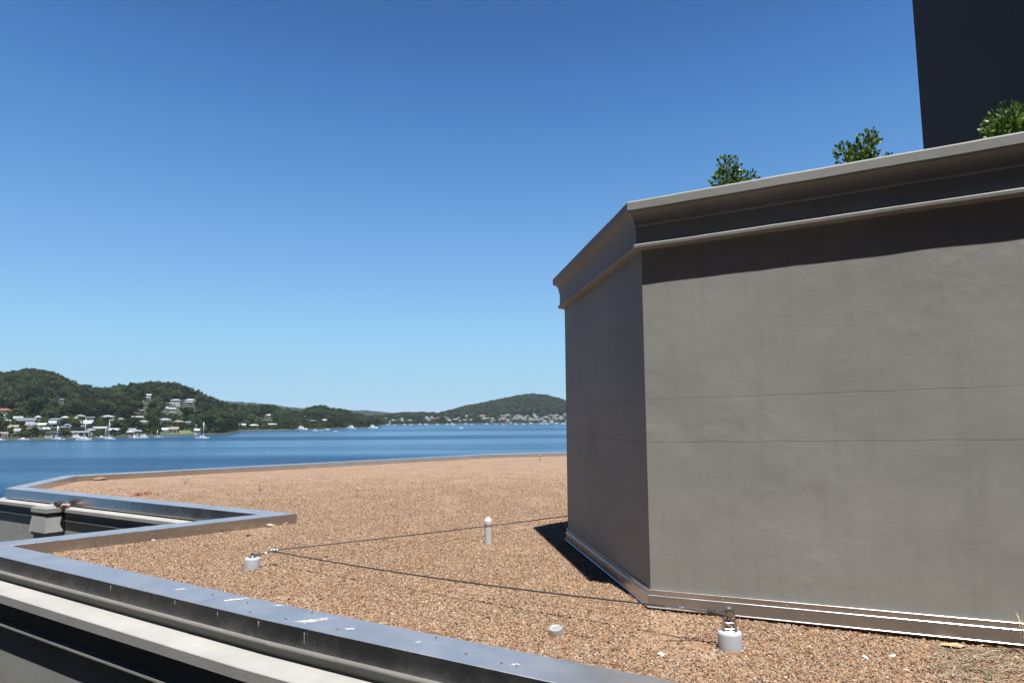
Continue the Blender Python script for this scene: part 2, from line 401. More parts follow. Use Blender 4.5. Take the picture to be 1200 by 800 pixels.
# ================================================================== THE HOTEL ROOF
V2 = lambda x, y: Vector((x, y))
def meet(p, d, q, e):
    # intersection of two plan lines
    det = d.x * -e.y + e.x * d.y; w = q - p
    t = (w.x * -e.y + e.x * w.y) / det
    return p + d * t
A0, A1, A2, A3 = V2(-5.197, 7.109), V2(-1.706, 4.856), V2(-0.95, 4.385), V2(0.21, 3.704)
B1 = V2(-3.686, 10.104); B0 = V2(-5.821, 7.945)
AB = meet(A1, A0 - A1, B1, B0 - B1)
Ccor = V2(-10.383, 14.2); Dend = V2(-11.25, 17.4); Eend = V2(-0.93, 26.7); Fend = V2(18.0, 33.6)
PATH = [V2(9.0, -1.45), A3, A1, AB, B1, Ccor, Dend, Eend, Fend]
IV = 4                                                  # index of the notch vertex
hotel = empty('hotel_building', (-2, 12, -11))
tag(hotel, 'grey rendered hotel block with a metal capped gravel roof and a sharp notch', 'building')
def hb(mb, name, mat):
    o = mb.build(name, mat); o.parent = hotel; o.matrix_parent_inverse = Matrix.Translation((2, -12, 11)); return o
def capping(i0, i1, drop, lip):
    m = MB()
    prof = [(-0.335, -0.03), (-0.335, 0.134), (-0.331, 0.14), (-0.004, 0.1425), (0.0, 0.139), (0.0, drop)]
    if lip: prof += [(-0.002, drop - 0.006), (-0.030, drop - 0.047), (-0.036, drop - 0.047)]
    prof += [(-0.012, drop + 0.001), (-0.02, 0.12), (-0.32, 0.12), (-0.325, -0.03)]
    m.sweep(PATH, prof, i0, i1); return m
for i in range(0, 4): pass
hb(capping(0, 3, 0.010, True), 'coping', ALU)
hb(capping(3, 4, 0.010, False), 'coping', ALU)
hb(capping(4, 5, -0.045, False), 'coping', ALU)
hb(capping(5, 6, -0.045, False), 'coping', ALU)
hb(capping(6, 7, -0.045, False), 'coping', ALU)
hb(capping(7, 8, -0.045, False), 'coping', ALU)
def facade(i0, i1, zt, zb, zl, dw, dlip, dle):
    w = MB().sweep(PATH, [(-0.31, 0.115), (-0.05, 0.115), (-0.05, zt + 0.01), (dw - 0.02, zb + 0.01), (dw, zb - 0.012), (dw, zl + 0.006), (dlip - 0.012, zl + 0.004), (dlip, zl - 0.004), (dlip, zl - 0.022), (dw, zl - 0.034), (dw, -11), (-0.31, -11)], i0, i1)
    hb(w, 'wall', RENDER)
    l = MB().sweep(PATH, [(-0.049, zt + 0.004), (dle - 0.006, zt - 0.004), (dle, zt - 0.01), (dle, zb + 0.004), (dle - 0.006, zb), (dw - 0.01, zb - 0.004), (-0.049, zb + 0.02)], i0, i1)
    hb(l, 'ledge', LEDGE)
facade(0, IV, -0.104, -0.190, -0.392, 0.10, 0.155, 0.20)
facade(IV, len(PATH) - 1, -0.072, -0.140, -0.275, 0.095, 0.135, 0.17)
def lap(i, u, w=0.10):
    a, b = PATH[i], PATH[i + 1]; d = (b - a).normalized(); p = a + (b - a) * u
    m = MB().sweep([p - d * w / 2, p + d * w / 2], [(-0.3365, 0.06), (-0.3365, 0.1355), (-0.3315, 0.1415), (-0.0035, 0.1442), (0.0018, 0.1395), (0.0018, 0.012), (0.0003, 0.012), (0.0003, 0.1385), (-0.004, 0.1428), (-0.33, 0.1402), (-0.3352, 0.135), (-0.3352, 0.06)])
    hb(m, 'joint_strip', ALU)
for i, u in ((2, 0.16), (2, 0.72), (3, 0.55), (4, 0.62), (4, 0.18), (6, 0.35)): lap(i, u)
# flared bracket under the ledge in the notch
dC = (B1 - Ccor).normalized(); nC = Vector((dC.y, -dC.x)); nC = nC if nC.y < 0 else -nC
br = empty('corbel'); br.parent = hotel; br.matrix_parent_inverse = Matrix.Translation((2, -12, 11))
bc = Ccor + dC * 2.36 + nC * 0.14; ang = math.atan2(dC.y, dC.x)
br.location = (bc.x, bc.y, 0); br.rotation_euler.z = ang
def frust(m, z0, z1, w0, w1, d0, d1, mi=0):
    # a tapered block against the wall: x along the facade, -y out of it
    v = [(-w0 / 2, 0.1, z0), (w0 / 2, 0.1, z0), (w0 / 2, -d0, z0), (-w0 / 2, -d0, z0), (-w1 / 2, 0.1, z1), (w1 / 2, 0.1, z1), (w1 / 2, -d1, z1), (-w1 / 2, -d1, z1)]
    vs = [m.bm.verts.new(p) for p in v]
    for q in ((3, 2, 1, 0), (4, 5, 6, 7), (0, 1, 5, 4), (1, 2, 6, 5), (2, 3, 7, 6), (3, 0, 4, 7)): m.bm.faces.new([vs[i] for i in q])
m = MB(); frust(m, -0.485, -0.195, 0.60, 0.50, 0.29, 0.262); o = m.build('block', LEDGE); o.parent = br
m = MB(); frust(m, -0.141, -0.062, 0.55, 0.55, 0.28, 0.28); frust(m, -0.195, -0.141, 0.42, 0.44, 0.20, 0.22); frust(m, -0.062, -0.03, 0.34, 0.32, 0.26, 0.25); o = m.build('cap', LEDGE); o.parent = br
m = MB(); frust(m, -0.545, -0.485, 0.54, 0.56, 0.25, 0.26); frust(m, -11, -0.545, 0.50, 0.50, 0.22, 0.22); o = m.build('pilaster', RENDER); o.parent = br

# the gravel sheet
def offset_path(d):
    out = []
    for i in range(len(PATH)):
        ns = []
        if i: e = (PATH[i] - PATH[i - 1]).normalized(); ns.append(Vector((-e.y, e.x)))
        if i < len(PATH) - 1: e = (PATH[i + 1] - PATH[i]).normalized(); ns.append(Vector((-e.y, e.x)))
        mm = sum(ns, Vector((0, 0))).normalized(); out.append(PATH[i] + mm / max(0.2, mm.dot(ns[0])) * d)
    return out
deck = offset_path(-0.3) + [V2(18, -1.45)]
m = MB(); f = m.face([(p.x, p.y, 0) for p in deck])
bmesh.ops.triangulate(m.bm, faces=m.bm.faces[:])
tag(m.build('roof_gravel', GRAVEL), kind='structure')

# ------------------------------------------------------------------ rooftop room
Cw = V2(1.0865, 5.5925); dR = V2(0.91064, -0.4132); dLl = V2(-0.1366, 0.9906)
Lw = Cw + dLl * 3.03; Nw = Lw + V2(0.68, 0.733) * 3.2; Rw = Cw + dR * 5.2
def tiltz(q, z):
    t = (Vector((q.x, q.y)) - Cw).dot(dR)
    return z * (1 + 0.0122 * max(0.0, t))
RP = [Rw, Cw, Lw, Nw, Nw + V2(4.0, 0.2)]
room = empty('rooftop_room', (Cw.x + 1.5, Cw.y + 2, 0))
tag(room, 'angular taupe rendered rooftop room with a moulded cornice standing on the gravel', 'building')
def rb(mb, name, mat):
    o = mb.build(name, mat); o.parent = room; o.matrix_parent_inverse = Matrix.Translation((-Cw.x - 1.5, -Cw.y - 2, 0)); return o
rb(MB().sweep(RP, [(-0.2, 0.0), (0, 0.0), (0, 2.9), (-0.2, 2.9)], tilt=tiltz, step=0.5), 'wall', RENDER)
cove = [(0.066 + 0.062 * (1 - math.cos(a)), 3.09 + 0.10 * math.sin(a)) for a in [i * math.pi / 2 / 6 for i in range(7)]]
corn = [(-0.42, 2.86), (0.002, 2.86), (0.002, 2.884), (0.066, 2.886), (0.078, 2.896), (0.080, 2.918), (0.060, 2.930), (0.056, 2.936), (0.056, 3.075), (0.064, 3.08)] + cove + \
       [(0.132, 3.198), (0.137, 3.204), (0.137, 3.268), (0.133, 3.276), (0.122, 3.282), (-0.42, 3.30)]
cb = MB().sweep(RP, corn, tilt=tiltz, step=0.04)
for v in cb.bm.verts:
    c = v.co; v.co = c + Vector((mnoise.noise(c * 3.1), mnoise.noise(c * 3.1 + Vector((9, 0, 0))), mnoise.noise(c * 2.3 + Vector((0, 7, 0))) * 1.3)) * 0.0022 + Vector((0, 0, mnoise.noise(c * 19) * 0.0012))
crn = rb(cb, 'cornice', RENDER)
# metal flashing skirt round its foot
rb(MB().sweep(RP, [(0.002, 0.02), (0.002, 0.151), (0.0135, 0.1508), (0.0156, 0.149), (0.013, 0.118), (0.0135, 0.1125), (0.0222, 0.1118), (0.0247, 0.1095), (0.030, 0.027), (0.0345, 0.0268), (0.0374, 0.0243), (0.0374, 0.0185), (0.02, 0.017)], tilt=lambda q, z: tiltz(q, z) + 0.006 * max(0, (Vector((q.x, q.y)) - Cw).dot(dR))), 'flashing', ALU2)
m = MB()
for t in (0.12, 0.55, 1.0, 1.45, 1.9, 2.35, 2.8, 3.3):
    p = Cw + dR * t + V2(-0.4132, -0.9106) * 0.015
    m.lathe((p.x, p.y, tiltz(p, 0.131) + 0.006 * t), [(0.0065, 0), (0.0065, 0.004), (0.003, 0.006)], 8, mat=Matrix.Rotation(math.pi / 2, 4, 'X'))
rb(m, 'rivet', STEEL)
# planting bed filling its top
m = MB(); m.face([(p[0], p[1], 3.16) for p in [Rw + V2(.2, .3), Cw + V2(.25, .1), Lw + V2(.2, -.1), Nw + V2(.1, -.2), V2(8.5, 10.5)]]); rb(m, 'planting_bed', SOIL)

# tower behind
tq = ray(1082, 172); Ty = 9.0; T0 = V2(tq.x / tq.y * Ty, Ty)
m = MB()
tw = [T0, T0 + V2(0.137, -0.99) * 3.2, T0 + V2(0.137, -0.99) * 3.2 + V2(6, .8), T0 + V2(6, 0.8)]
vb = [m.bm.verts.new((p.x, p.y, 0)) for p in tw]; vt = [m.bm.verts.new((p.x, p.y, 13)) for p in tw]
for i in range(4): m.bm.faces.new((vb[i], vb[(i + 1) % 4], vt[(i + 1) % 4], vt[i]))
m.bm.faces.new(vt); m.bm.faces.new(vb)
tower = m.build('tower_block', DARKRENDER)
tag(tower, 'dark grey rendered tower wall rising in shade behind the cornice', 'building')

# unseen wing added behind the balcony to cut sky fill and darken reflections
wing = empty('sky_blocker_wing', (0, -8, -11)); tag(wing, 'unseen dark wing added behind the viewer to block sky light', 'building')
def wb(mb, name, mat): o = mb.build(name, mat); o.parent = wing; o.matrix_parent_inverse = Matrix.Translation((0, 8, 11)); return o
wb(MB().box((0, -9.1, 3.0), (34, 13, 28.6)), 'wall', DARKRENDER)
wb(MB().box((-21, -1.8, 3.0), (8, 27.6, 28.6)), 'wall', DARKRENDER)  # unseen side block, added to darken coping reflections and the room's left face
for zf in (-3.2, -0.1, 3.0, 6.1, 9.2, 12.3):
    if zf == -0.1: wb(MB().box((0, -1.35, zf - .1), (9.0, 2.48, .2), bevel=.01), 'balcony', DARKRENDER)
    for xx in (-13, -8, -3.4, 1.6, 6.2, 11):
        fr = wb(MB().box((xx, -2.575, zf + 1.15), (2.2, .06, 2.2)), 'window', FRAME); p = MB().box((xx, -2.535, zf + 1.15), (2.02, .03, 2.02)).build('pane', GLASS, fr); p.matrix_parent_inverse = Matrix.Translation((0, 8, 11)) @ Matrix.Identity(4); p.matrix_parent_inverse = Matrix.Identity(4)

# ------------------------------------------------------------------ shrubs on the room
def shrub(base, lobes, nleaf, seed, label):
    rg = random.Random(seed); root = empty('shrub', base)
    tag(root, label, 'shrub', 'shrubs behind the cornice')
    st = MB(); lf = MB()
    for (cx, cy, cz, r) in lobes:
        st.tube([(0, 0, -0.25), (cx * 0.5, cy * 0.5, cz * 0.45), (cx, cy, cz), (cx * 1.05, cy, cz + r * 0.8)], [0.010, 0.007, 0.005, 0.002], 6)
        for _ in range(int(nleaf * (r / 0.1) ** 2)):
            d = Vector((rg.gauss(0, 1), rg.gauss(0, 1), rg.gauss(0, 1))).normalized()
            rad = r * rg.random() ** 0.45
            c = Vector((cx, cy, cz)) + Vector((d.x, d.y, d.z * 1.15)) * rad
            out = (d + Vector((0, 0, 0.7)) + Vector((rg.gauss(0, .35), rg.gauss(0, .35), rg.gauss(0, .35)))).normalized()
            side = out.cross(Vector((rg.gauss(0, 1), rg.gauss(0, 1), rg.gauss(0, 1)))).normalized(); nn = out.cross(side)
            Ln = rg.uniform(0.020, 0.046); W = Ln * rg.uniform(0.26, 0.34)
            pts = [c, c + out * Ln * .3 + side * W * .8 + nn * .002, c + out * Ln * .65 + side * W + nn * .003, c + out * Ln - nn * .004, c + out * Ln * .65 - side * W + nn * .003, c + out * Ln * .3 - side * W * .8 + nn * .002]
            lf.face(pts, smooth=True)
    st.build('stem', BARK, root); lf.build('foliage', LEAF, root, normals=False)
    return root
shrub((1.965, 5.90, 3.31), [(-0.02, 0, 0.40, 0.10), (0.04, 0.03, 0.27, 0.12), (-0.10, -0.02, 0.26, 0.085), (0.175, 0.0, 0.29, 0.06), (0.02, 0, 0.12, 0.16)], 190, 3, 'small rounded green shrub peeping over the cornice furthest from the tower')
shrub((2.935, 5.50, 3.375), [(0.06, 0, 0.41, 0.085), (0.02, 0.03, 0.28, 0.12), (-0.15, 0.0, 0.30, 0.075), (-0.06, 0.0, 0.22, 0.10), (0.22, 0.0, 0.22, 0.06), (0.03, 0, 0.12, 0.16)], 190, 5, 'spreading green shrub over the cornice in the middle of three, with sky behind')
shrub((3.90, 5.10, 3.43), [(0.0, 0, 0.33, 0.15), (-0.09, 0.03, 0.29, 0.11), (0.12, 0.0, 0.30, 0.14), (-0.15, -0.02, 0.2, 0.09), (0.02, 0.02, 0.16, 0.18)], 190, 9, 'dense bushy green shrub over the cornice in front of the dark tower')

# ------------------------------------------------------------------ roof fittings
def anchor(loc, rz, label):
    root = empty('roof_anchor', loc, rz); tag(root, label, 'roof anchor', 'roof safety anchors')
    MB().lathe((0, 0, 0), [(0.077, -0.02), (0.077, 0.092), (0.075, 0.102), (0.068, 0.109), (0.050, 0.112), (0.048, 0.108), (0.0, 0.107)], 36).build('pot', PVC, root)
    m = MB()
    arch = [(-0.040, 0, 0.108), (-0.036, 0, 0.16), (-0.030, 0, 0.215)] + [(-0.029 * math.cos(a), 0, 0.226 + 0.029 * math.sin(a)) for a in [i * math.pi / 8 for i in range(1, 8)]] + [(0.030, 0, 0.215), (0.036, 0, 0.16), (0.040, 0, 0.108)]
    for yy in (-0.012, 0.0, 0.012): m.tube([(x, yy, z) for x, _, z in arch], 0.0085, 8)
    m.tube([(-0.036, 0, 0.168), (0.036, 0, 0.168)], 0.012, 8); m.tube([(-0.039, 0, 0.128), (0.039, 0, 0.128)], 0.012, 8)
    m.lathe((0, 0, 0.107), [(0.052, 0), (0.052, 0.008), (0.03, 0.010)], 24)
    m.build('bracket', STEEL, root)
    MB().lathe((0, -0.032, 0.222), [(0.008, 0), (0.019, 0), (0.019, 0.008), (0.013, 0.012), (0.013, 0.052), (0.019, 0.056), (0.019, 0.064), (0.008, 0.064)], 14, mat=Matrix.Rotation(-math.pi / 2, 4, 'X')).build('pin', STEEL, root)
    m = MB(); pts = [(0.022 * math.cos(a), 0, 0.160 + 0.030 * math.sin(a)) for a in [i * 2 * math.pi / 16 for i in range(17)]]
    m.tube(pts, 0.006, 8, cap=False); m.build('shackle', STEEL, root)
    return root
AN1 = Vector((1.415, 4.66, 0)); AN2 = Vector((-2.655, 7.15, 0))
dirw = (at(480, 679, 0.12) - AN1)
anchor(AN1, math.atan2(dirw.y, dirw.x) + 0.35, 'pale grey capped anchor pot with a steel eye bracket by the flashing')
def small_anchor(loc, rz, label):
    root = empty('roof_anchor', loc, rz); tag(root, label, 'roof anchor', 'roof safety anchors')
    MB().lathe((0, 0, 0), [(0.077, -0.02), (0.077, 0.092), (0.075, 0.102), (0.068, 0.109), (0.0, 0.107)], 36).build('pot', PVC, root)
    m = MB(); m.box((0.03, 0, 0.125), (0.10, 0.022, 0.035), bevel=0.006); m.lathe((0, 0, 0.107), [(0.04, 0), (0.04, 0.008), (0.02, 0.02), (0.018, 0.05)], 16); m.build('bracket', STEEL, root)
    return root
RING = Vector((-2.50, 7.27, 0.15))
dd = RING - AN2
small_anchor(AN2, math.atan2(dd.y, dd.x), 'low pale grey anchor pot holding the cable corner near the front coping')
# cable from the eye bracket, round the ring, to behind the room
def sag(a, b, s, n=18):
    a, b = Vector(a), Vector(b); return [a.lerp(b, i / n) - Vector((0, 0, s * 4 * (i / n) * (1 - i / n))) for i in range(n + 1)]
cab = empty('safety_cable', (0, 7, 0)); tag(cab, 'thin dark steel safety cable stretched in a V above the gravel', 'cable')
def cb_(mb, name, mat): o = mb.build(name, mat, cab); o.matrix_parent_inverse = Matrix.Translation((0, -7, 0)); return o
END1 = AN1 + Vector((-0.02, 0.0, 0.215)); END2 = at(690, 600.5, 0.14)
dcab = (RING - END1).normalized()
t0 = END1 + dcab * 0.36
cb_(MB().tube(sag(t0, RING, 0.035), 0.0062, 8), 'rope', WIRE)
cb_(MB().tube(sag(RING + Vector((0.0, 0.02, 0.004)), END2 + Vector((0.6, 0.5, 0)), 0.02), 0.0062, 8), 'rope', WIRE)
m = MB(); m.tube([END1 + dcab * 0.11, END1 + dcab * 0.26], 0.0105, 12)
m.tube([END1 + dcab * 0.26, END1 + dcab * 0.30], 0.007, 10); m.tube([END1 + dcab * 0.29, END1 + dcab * 0.315], 0.013, 6); m.tube([END1 + dcab * 0.31, t0 + dcab * 0.06], 0.009, 10)
cb_(m, 'turnbuckle', STEEL)
m = MB(); sd = dcab.cross(Vector((0, 0, 1))).normalized()
for s in (-1, 1): m.tube([END1 + sd * 0.016 * s, END1 + dcab * 0.06 + sd * 0.022 * s, END1 + dcab * 0.11 + sd * 0.006 * s], 0.011, 8)
m.tube([END1 + dcab * 0.075, END1 + dcab * 0.12], 0.02, 8)
cb_(m, 'fork', plain('dark_steel', (0.10, 0.095, 0.09), 0.5, 0.9, 0.3, 30))
m = MB(); m.tube([AN2 + Vector((0.07, 0.05, 0.13)), RING], 0.010, 8)
for k in range(3): m.tube([RING + Vector((-0.03 + 0.03 * k, 0, -0.008)), RING + Vector((0.005 + 0.03 * k, 0.0, 0.016))], 0.012, 8)
cb_(m, 'ring', STEEL)
# white vent pipe
vp = empty('vent_pipe', (-0.3025, 8.47, 0)); tag(vp, 'short white plastic vent pipe with a pointed cap standing in the gravel', 'vent pipe')
MB().lathe((0, 0, 0), [(0.045, -0.02), (0.045, 0.213)], 28).build('pipe', WPVC, vp)
MB().lathe((0, 0, 0), [(0.0455, 0.212), (0.0485, 0.214), (0.050, 0.218), (0.050, 0.272), (0.048, 0.277), (0.036, 0.292), (0.018, 0.312), (0.0, 0.316)], 28).build('cap', WPVC, vp)
# metal cap lying in the gravel, and its stick
mc = MB().lathe((0, 0, 0), [(0.050, 0.0), (0.051, 0.044), (0.049, 0.050), (0.044, 0.051), (0.041, 0.047), (0.0, 0.046)], 28).build('metal_cap', plain('dull_steel_lid', (0.55, 0.55, 0.53), 0.5, 0.75, 0.15, 30))
mc.location = (0.296, 4.95, 0.004); mc.rotation_euler = (0.16, -0.10, 0)
tag(mc, 'small round silver metal cap lying on the gravel beside a thin twig', 'metal cap')
TWIG = plain('dry_twig', (0.14, 0.10, 0.07), 0.85, 0, 0.3, 20)
def twig(p, q, r, label, lift=0.012, wob=0.012, seed=1, mat=TWIG):
    rg = random.Random(seed); p, q = Vector(p), Vector(q); pts = []
    for i in range(9):
        v = p.lerp(q, i / 8); v += Vector((rg.gauss(0, wob), rg.gauss(0, wob), abs(rg.gauss(0, wob * .5)) + lift)); pts.append(v)
    c = (p + q) / 2; m = MB(); m.tube([v - c for v in pts], [r * (1 - 0.5 * i / 8) for i in range(9)], 6)
    for i in (3, 5): m.tube([pts[i] - c, pts[i] - c + Vector((rg.gauss(0, .04), rg.gauss(0, .04), .02))], r * .5, 5)
    o = m.build('twig', mat); o.location = c; tag(o, label, 'twig'); return o
a = at(664, 744.5); b_ = at(704, 750)
twig(a, b_, 0.0045, 'thin dark twig trailing from the small silver metal cap', seed=2)
twig(at(780, 752), at(838, 748), 0.005, 'long dark twig half buried in gravel left of the steel eye anchor', lift=0.006, seed=4)
twig(at(690, 775), at(780, 791), 0.003, 'faint dark twig in the gravel close to the front metal coping', lift=0.003, seed=6)

# dry leaves
LEAFD = m_leaf('dry_leaves', [(0, (0.112, 0.038, 0.021)), (0.5, (0.182, 0.084, 0.042)), (1, (0.294, 0.196, 0.105))], 0.7)
LEAFT = plain('tan_leaf', (0.364, 0.252, 0.140), 0.7, 0, 0.15, 20)
LEAFR = plain('rust_leaf', (0.104, 0.036, 0.022), 0.75, 0, 0.25, 20)
def leaf(loc, L, W, rz, label, mat, curl=0.25, name='dry_leaf'):
    m = MB(); n = 8; rows = []
    for i in range(n + 1):
        u = i / n; w = W * math.sin(math.pi * min(1, u * 0.97 + 0.02)) ** 0.8; zc = curl * L * (u - 0.5) ** 2 + 0.006
        rows.append([m.bm.verts.new((L * (u - .5), s * w, zc + abs(s) * w * 0.35 + 0.004 * math.sin(u * 9 + s))) for s in (-1, -.5, 0, .5, 1)])
    for a, b in zip(rows, rows[1:]):
        for k in range(4): f = m.bm.faces.new((a[k], a[k + 1], b[k + 1], b[k])); f.smooth = True
    m.tube([(-L * .5, 0, curl * L * .25 + .006), (-L * .72, 0.01, .012)], 0.0015, 5)
    o = m.build(name, mat); o.location = loc; o.rotation_euler.z = rz
    sd = o.modifiers.new('thick', 'SOLIDIFY'); sd.thickness = 0.0012
    tag(o, label, 'leaf'); return o
leaf(at(1117, 759), 0.15, 0.045, -0.2, 'broad tan dry leaf lying flat below the flashing', LEAFT, 0.3)
leaf(at(1186, 764, 0.0), 0.15, 0.035, -0.5, 'dark reddish brown dry leaf at the right edge below the flashing', LEAFR, 0.5)
leaf(at(1192, 773), 0.11, 0.022, 0.5, 'pale tan dry leaf beside the dark reddish leaf', LEAFT, 0.2)
leaf(at(945, 737.5), 0.055, 0.016, 0.2, 'small brown dry leaf near the flashing right of the eye anchor', LEAFR, 0.4)
leaf(at(1158, 757.5), 0.10, 0.02, 0.2, 'narrow tan dry leaf between broad tan leaf and dark reddish leaf', LEAFT, 0.3)
leaf(at(291, 628), 0.10, 0.035, 0.7, 'single rusty brown dry leaf below the notch tip coping', LEAFR, 0.5)
# heap of rusty leaves near the far left of the roof
hp = MB(); rg = random.Random(12)
for _ in range(46):
    c = Vector((rg.gauss(0, .10), rg.gauss(0, .07), abs(rg.gauss(0, .03)) + .012)); L_ = rg.uniform(.04, .075)
    d = Vector((rg.gauss(0, 1), rg.gauss(0, 1), rg.gauss(0, .5))).normalized(); s = d.orthogonal().normalized() * L_ * .3
    hp.face([c - d * L_ * .5, c + s, c + d * L_ * .5, c - s + Vector((0, 0, .004))])
o = hp.build('leaf_heap', plain('rusty_leaves', (0.17, 0.050, 0.026), 0.8, 0, 0.35, 9)); o.location = at(165, 580.5); tag(o, 'little heap of rusty dry leaves on gravel behind the notch', 'leaves', kind='stuff')
rg = random.Random(91); SCR = plain('leaf_scrap', (0.07, 0.042, 0.026), 0.85, 0, 0.3, 20)
for i, (px, py) in enumerate(((600, 712), (572, 724), (905, 751), (968, 760), (742, 700), (520, 665), (455, 640), (640, 655), (376, 668), (240, 640), (424, 700), (720, 762), (880, 782), (1070, 779), (545, 600), (350, 592), (620, 585), (500, 560))):
    o = leaf(at(px, py), rg.uniform(.03, .06), rg.uniform(.008, .014), rg.uniform(0, 3), 'tiny dark brown scrap of leaf lying loose on the open gravel', SCR, .5, 'leaf_scrap'); o['group'] = 'leaf scraps on the gravel'
# white stones and chips
CHIP = plain('white_chip', (0.585, 0.570, 0.540), 0.6, 0, 0.08, 20)
STONE = plain('pale_stone', (0.350, 0.301, 0.231), 0.85, 0, 0.2, 16, 0.4, 60)
STONED = plain('dark_stone', (0.17, 0.12, 0.085), 0.85, 0, 0.25, 16, 0.4, 60)
def rock(loc, size, label, mat, seed, cat='stone', name='stone'):
    rg = random.Random(seed); m = MB(); bmesh.ops.create_icosphere(m.bm, subdivisions=2, radius=0.5)
    off = Vector((rg.uniform(0, 50), rg.uniform(0, 50), 0))
    for v in m.bm.verts: v.co = Vector((v.co.x * size[0], v.co.y * size[1], v.co.z * size[2])) * (1 + 0.45 * mnoise.noise(v.co * 2.2 + off))
    o = m.build(name, mat); o.location = (loc[0], loc[1], size[2] * 0.28); o.rotation_euler.z = rg.uniform(0, 6); tag(o, label, cat); return o
rock(at(1014, 771), (0.055, 0.035, 0.022), 'bright white chip of stone in the gravel below the flashing', CHIP, 1)
rock(at(1046, 769), (0.05, 0.03, 0.02), 'second white chip, just right of the brightest one below the flashing', CHIP, 2)
rock(at(775, 767), (0.05, 0.035, 0.02), 'white chip of stone in gravel left of the steel eye anchor', CHIP, 3)
rock(at(1062, 786), (0.04, 0.03, 0.02), 'pale pebble near the bottom edge, below the white chips', STONE, 4)
rock(at(1089, 783), (0.04, 0.03, 0.02), 'cream pebble near the bottom edge right of the pale one', STONE, 5)
rock(at(317, 617), (0.13, 0.09, 0.055), 'cream stone leaning at the foot of the notch tip coping', STONE, 6)
rock(at(297, 618), (0.14, 0.08, 0.06), 'dark brown stone left of the cream stone at the notch tip', STONED, 7)
rock(at(333, 614.5), (0.12, 0.08, 0.05), 'brown stone right of the cream stone at the notch tip', STONED, 8)
rock(at(85, 642), (0.15, 0.10, 0.075), 'grey rounded stone by the inner corner of the front coping', STONED, 9)
rock(at(98, 641), (0.16, 0.11, 0.08), 'larger tan rounded stone beside the grey one at the inner coping corner', STONE, 10)
rock(at(178, 633), (0.13, 0.08, 0.05), 'cream stone at the foot of the notch coping halfway along', STONE, 11)
rock(at(163, 634), (0.12, 0.08, 0.05), 'brown stone at the foot of the notch coping left of a cream one', STONED, 14)
rock(at(117, 562.5), (0.30, 0.2, 0.10), 'dark lump of stone at the far left inner corner of the roof', STONED, 12)
# sprigs of weed in the far gravel
WEED = plain('weed_stem', (0.16, 0.13, 0.08), 0.8, 0, 0.2, 10); WEEDT = plain('weed_tip', (0.40, 0.36, 0.26), 0.8, 0, 0.1, 10)
def weed(px, py, h, label, seed):
    rg = random.Random(seed); root = empty('weed', at(px, py)); tag(root, label, 'weed', 'sprigs of weed in the gravel')
    m = MB(); t = MB()
    for k in range(3):
        tip = Vector((rg.gauss(0, .04), rg.gauss(0, .04), h * rg.uniform(.75, 1.0))); mid = tip * .5 + Vector((rg.gauss(0, .015), rg.gauss(0, .015), 0))
        m.tube([(0, 0, -.01), mid, tip], [.006, .0045, .003], 5)
        for _ in range(3):
            c = tip + Vector((rg.gauss(0, .018), rg.gauss(0, .018), rg.gauss(0, .012))); d = Vector((rg.gauss(0, 1), rg.gauss(0, 1), .6)).normalized() * .018; s = d.orthogonal() * .4
            t.face([c - d * .5, c + s, c + d, c - s])
    m.build('stem', WEED, root); t.build('foliage', WEEDT, root, normals=False)
weed(217, 567, 0.17, 'thin pale tipped weed sprig furthest left in the far gravel', 1)
weed(303.5, 575, 0.17, 'thin weed sprig in the gravel just beyond the notch tip coping', 2)
weed(418, 582.5, 0.20, 'forked dark weed sprig in the middle of the open gravel', 3)
weed(633, 541, 0.26, 'tiny weed sprig near the far roof edge beside the rooftop room', 4)
# litter of dead grass in the bottom right corner, with a green tuft
STRAW = m_leaf('straw', [(0, (0.16, 0.115, 0.075)), (0.6, (0.32, 0.26, 0.18)), (1, (0.46, 0.40, 0.30))], 0.8)
m = MB(); rg = random.Random(20)
for _ in range(430):
    c = at(rg.uniform(1095, 1290), rg.triangular(757, 815, 770)); c.z = abs(rg.gauss(0, .008)) + .012
    a = rg.gauss(-0.35, 0.7); L_ = rg.uniform(.03, .11); d = Vector((math.cos(a), math.sin(a), rg.gauss(0, .12))) * L_
    m.tube([c - d * .5, c + Vector((rg.gauss(0, .006), rg.gauss(0, .006), .006)), c + d * .5], rg.uniform(.0013, .0034), 4)
tag(m.build('dead_grass', STRAW), 'tangle of dead straw and bits of twig on the gravel at the lower right', 'dead grass', kind='stuff')
def tuft(loc, n, h, spread, mat, label, seed, cat, name):
    rg = random.Random(seed); m = MB()
    for _ in range(n):
        a = rg.uniform(0, 6.28); r = rg.uniform(0.2, 1) * spread; hh = h * rg.uniform(.6, 1)
        s = Vector((-math.sin(a), math.cos(a), 0)) * .0025
        p0 = Vector((rg.gauss(0, .008), rg.gauss(0, .008), -.01)); p1 = p0 + Vector((math.cos(a) * r * .4, math.sin(a) * r * .4, hh * .65)); p2 = p0 + Vector((math.cos(a) * r, math.sin(a) * r, hh))
        m.face([p0 - s, p0 + s, p1 + s * .8, p1 - s * .8], smooth=True); m.face([p1 - s * .8, p1 + s * .8, p2], smooth=True)
    o = m.build(name, mat, normals=False); o.location = loc; tag(o, label, cat); return o
GREENG = plain('fresh_grass', (0.098, 0.168, 0.035), 0.6, 0, 0.2, 20)
tuft(at(1159, 797), 16, 0.06, 0.03, GREENG, 'small fresh green tuft of grass at the bottom edge of the gravel', 3, 'grass', 'grass_tuft')
tuft((3.215, 4.48, 0.12), 7, 0.22, 0.07, m_leaf('straw_stalk', [(0, (0.45, 0.40, 0.24)), (1, (0.55, 0.52, 0.36))], 0.8), 'few pale dry grass stalks growing against the wall at the right edge', 8, 'grass', 'grass_stalks')

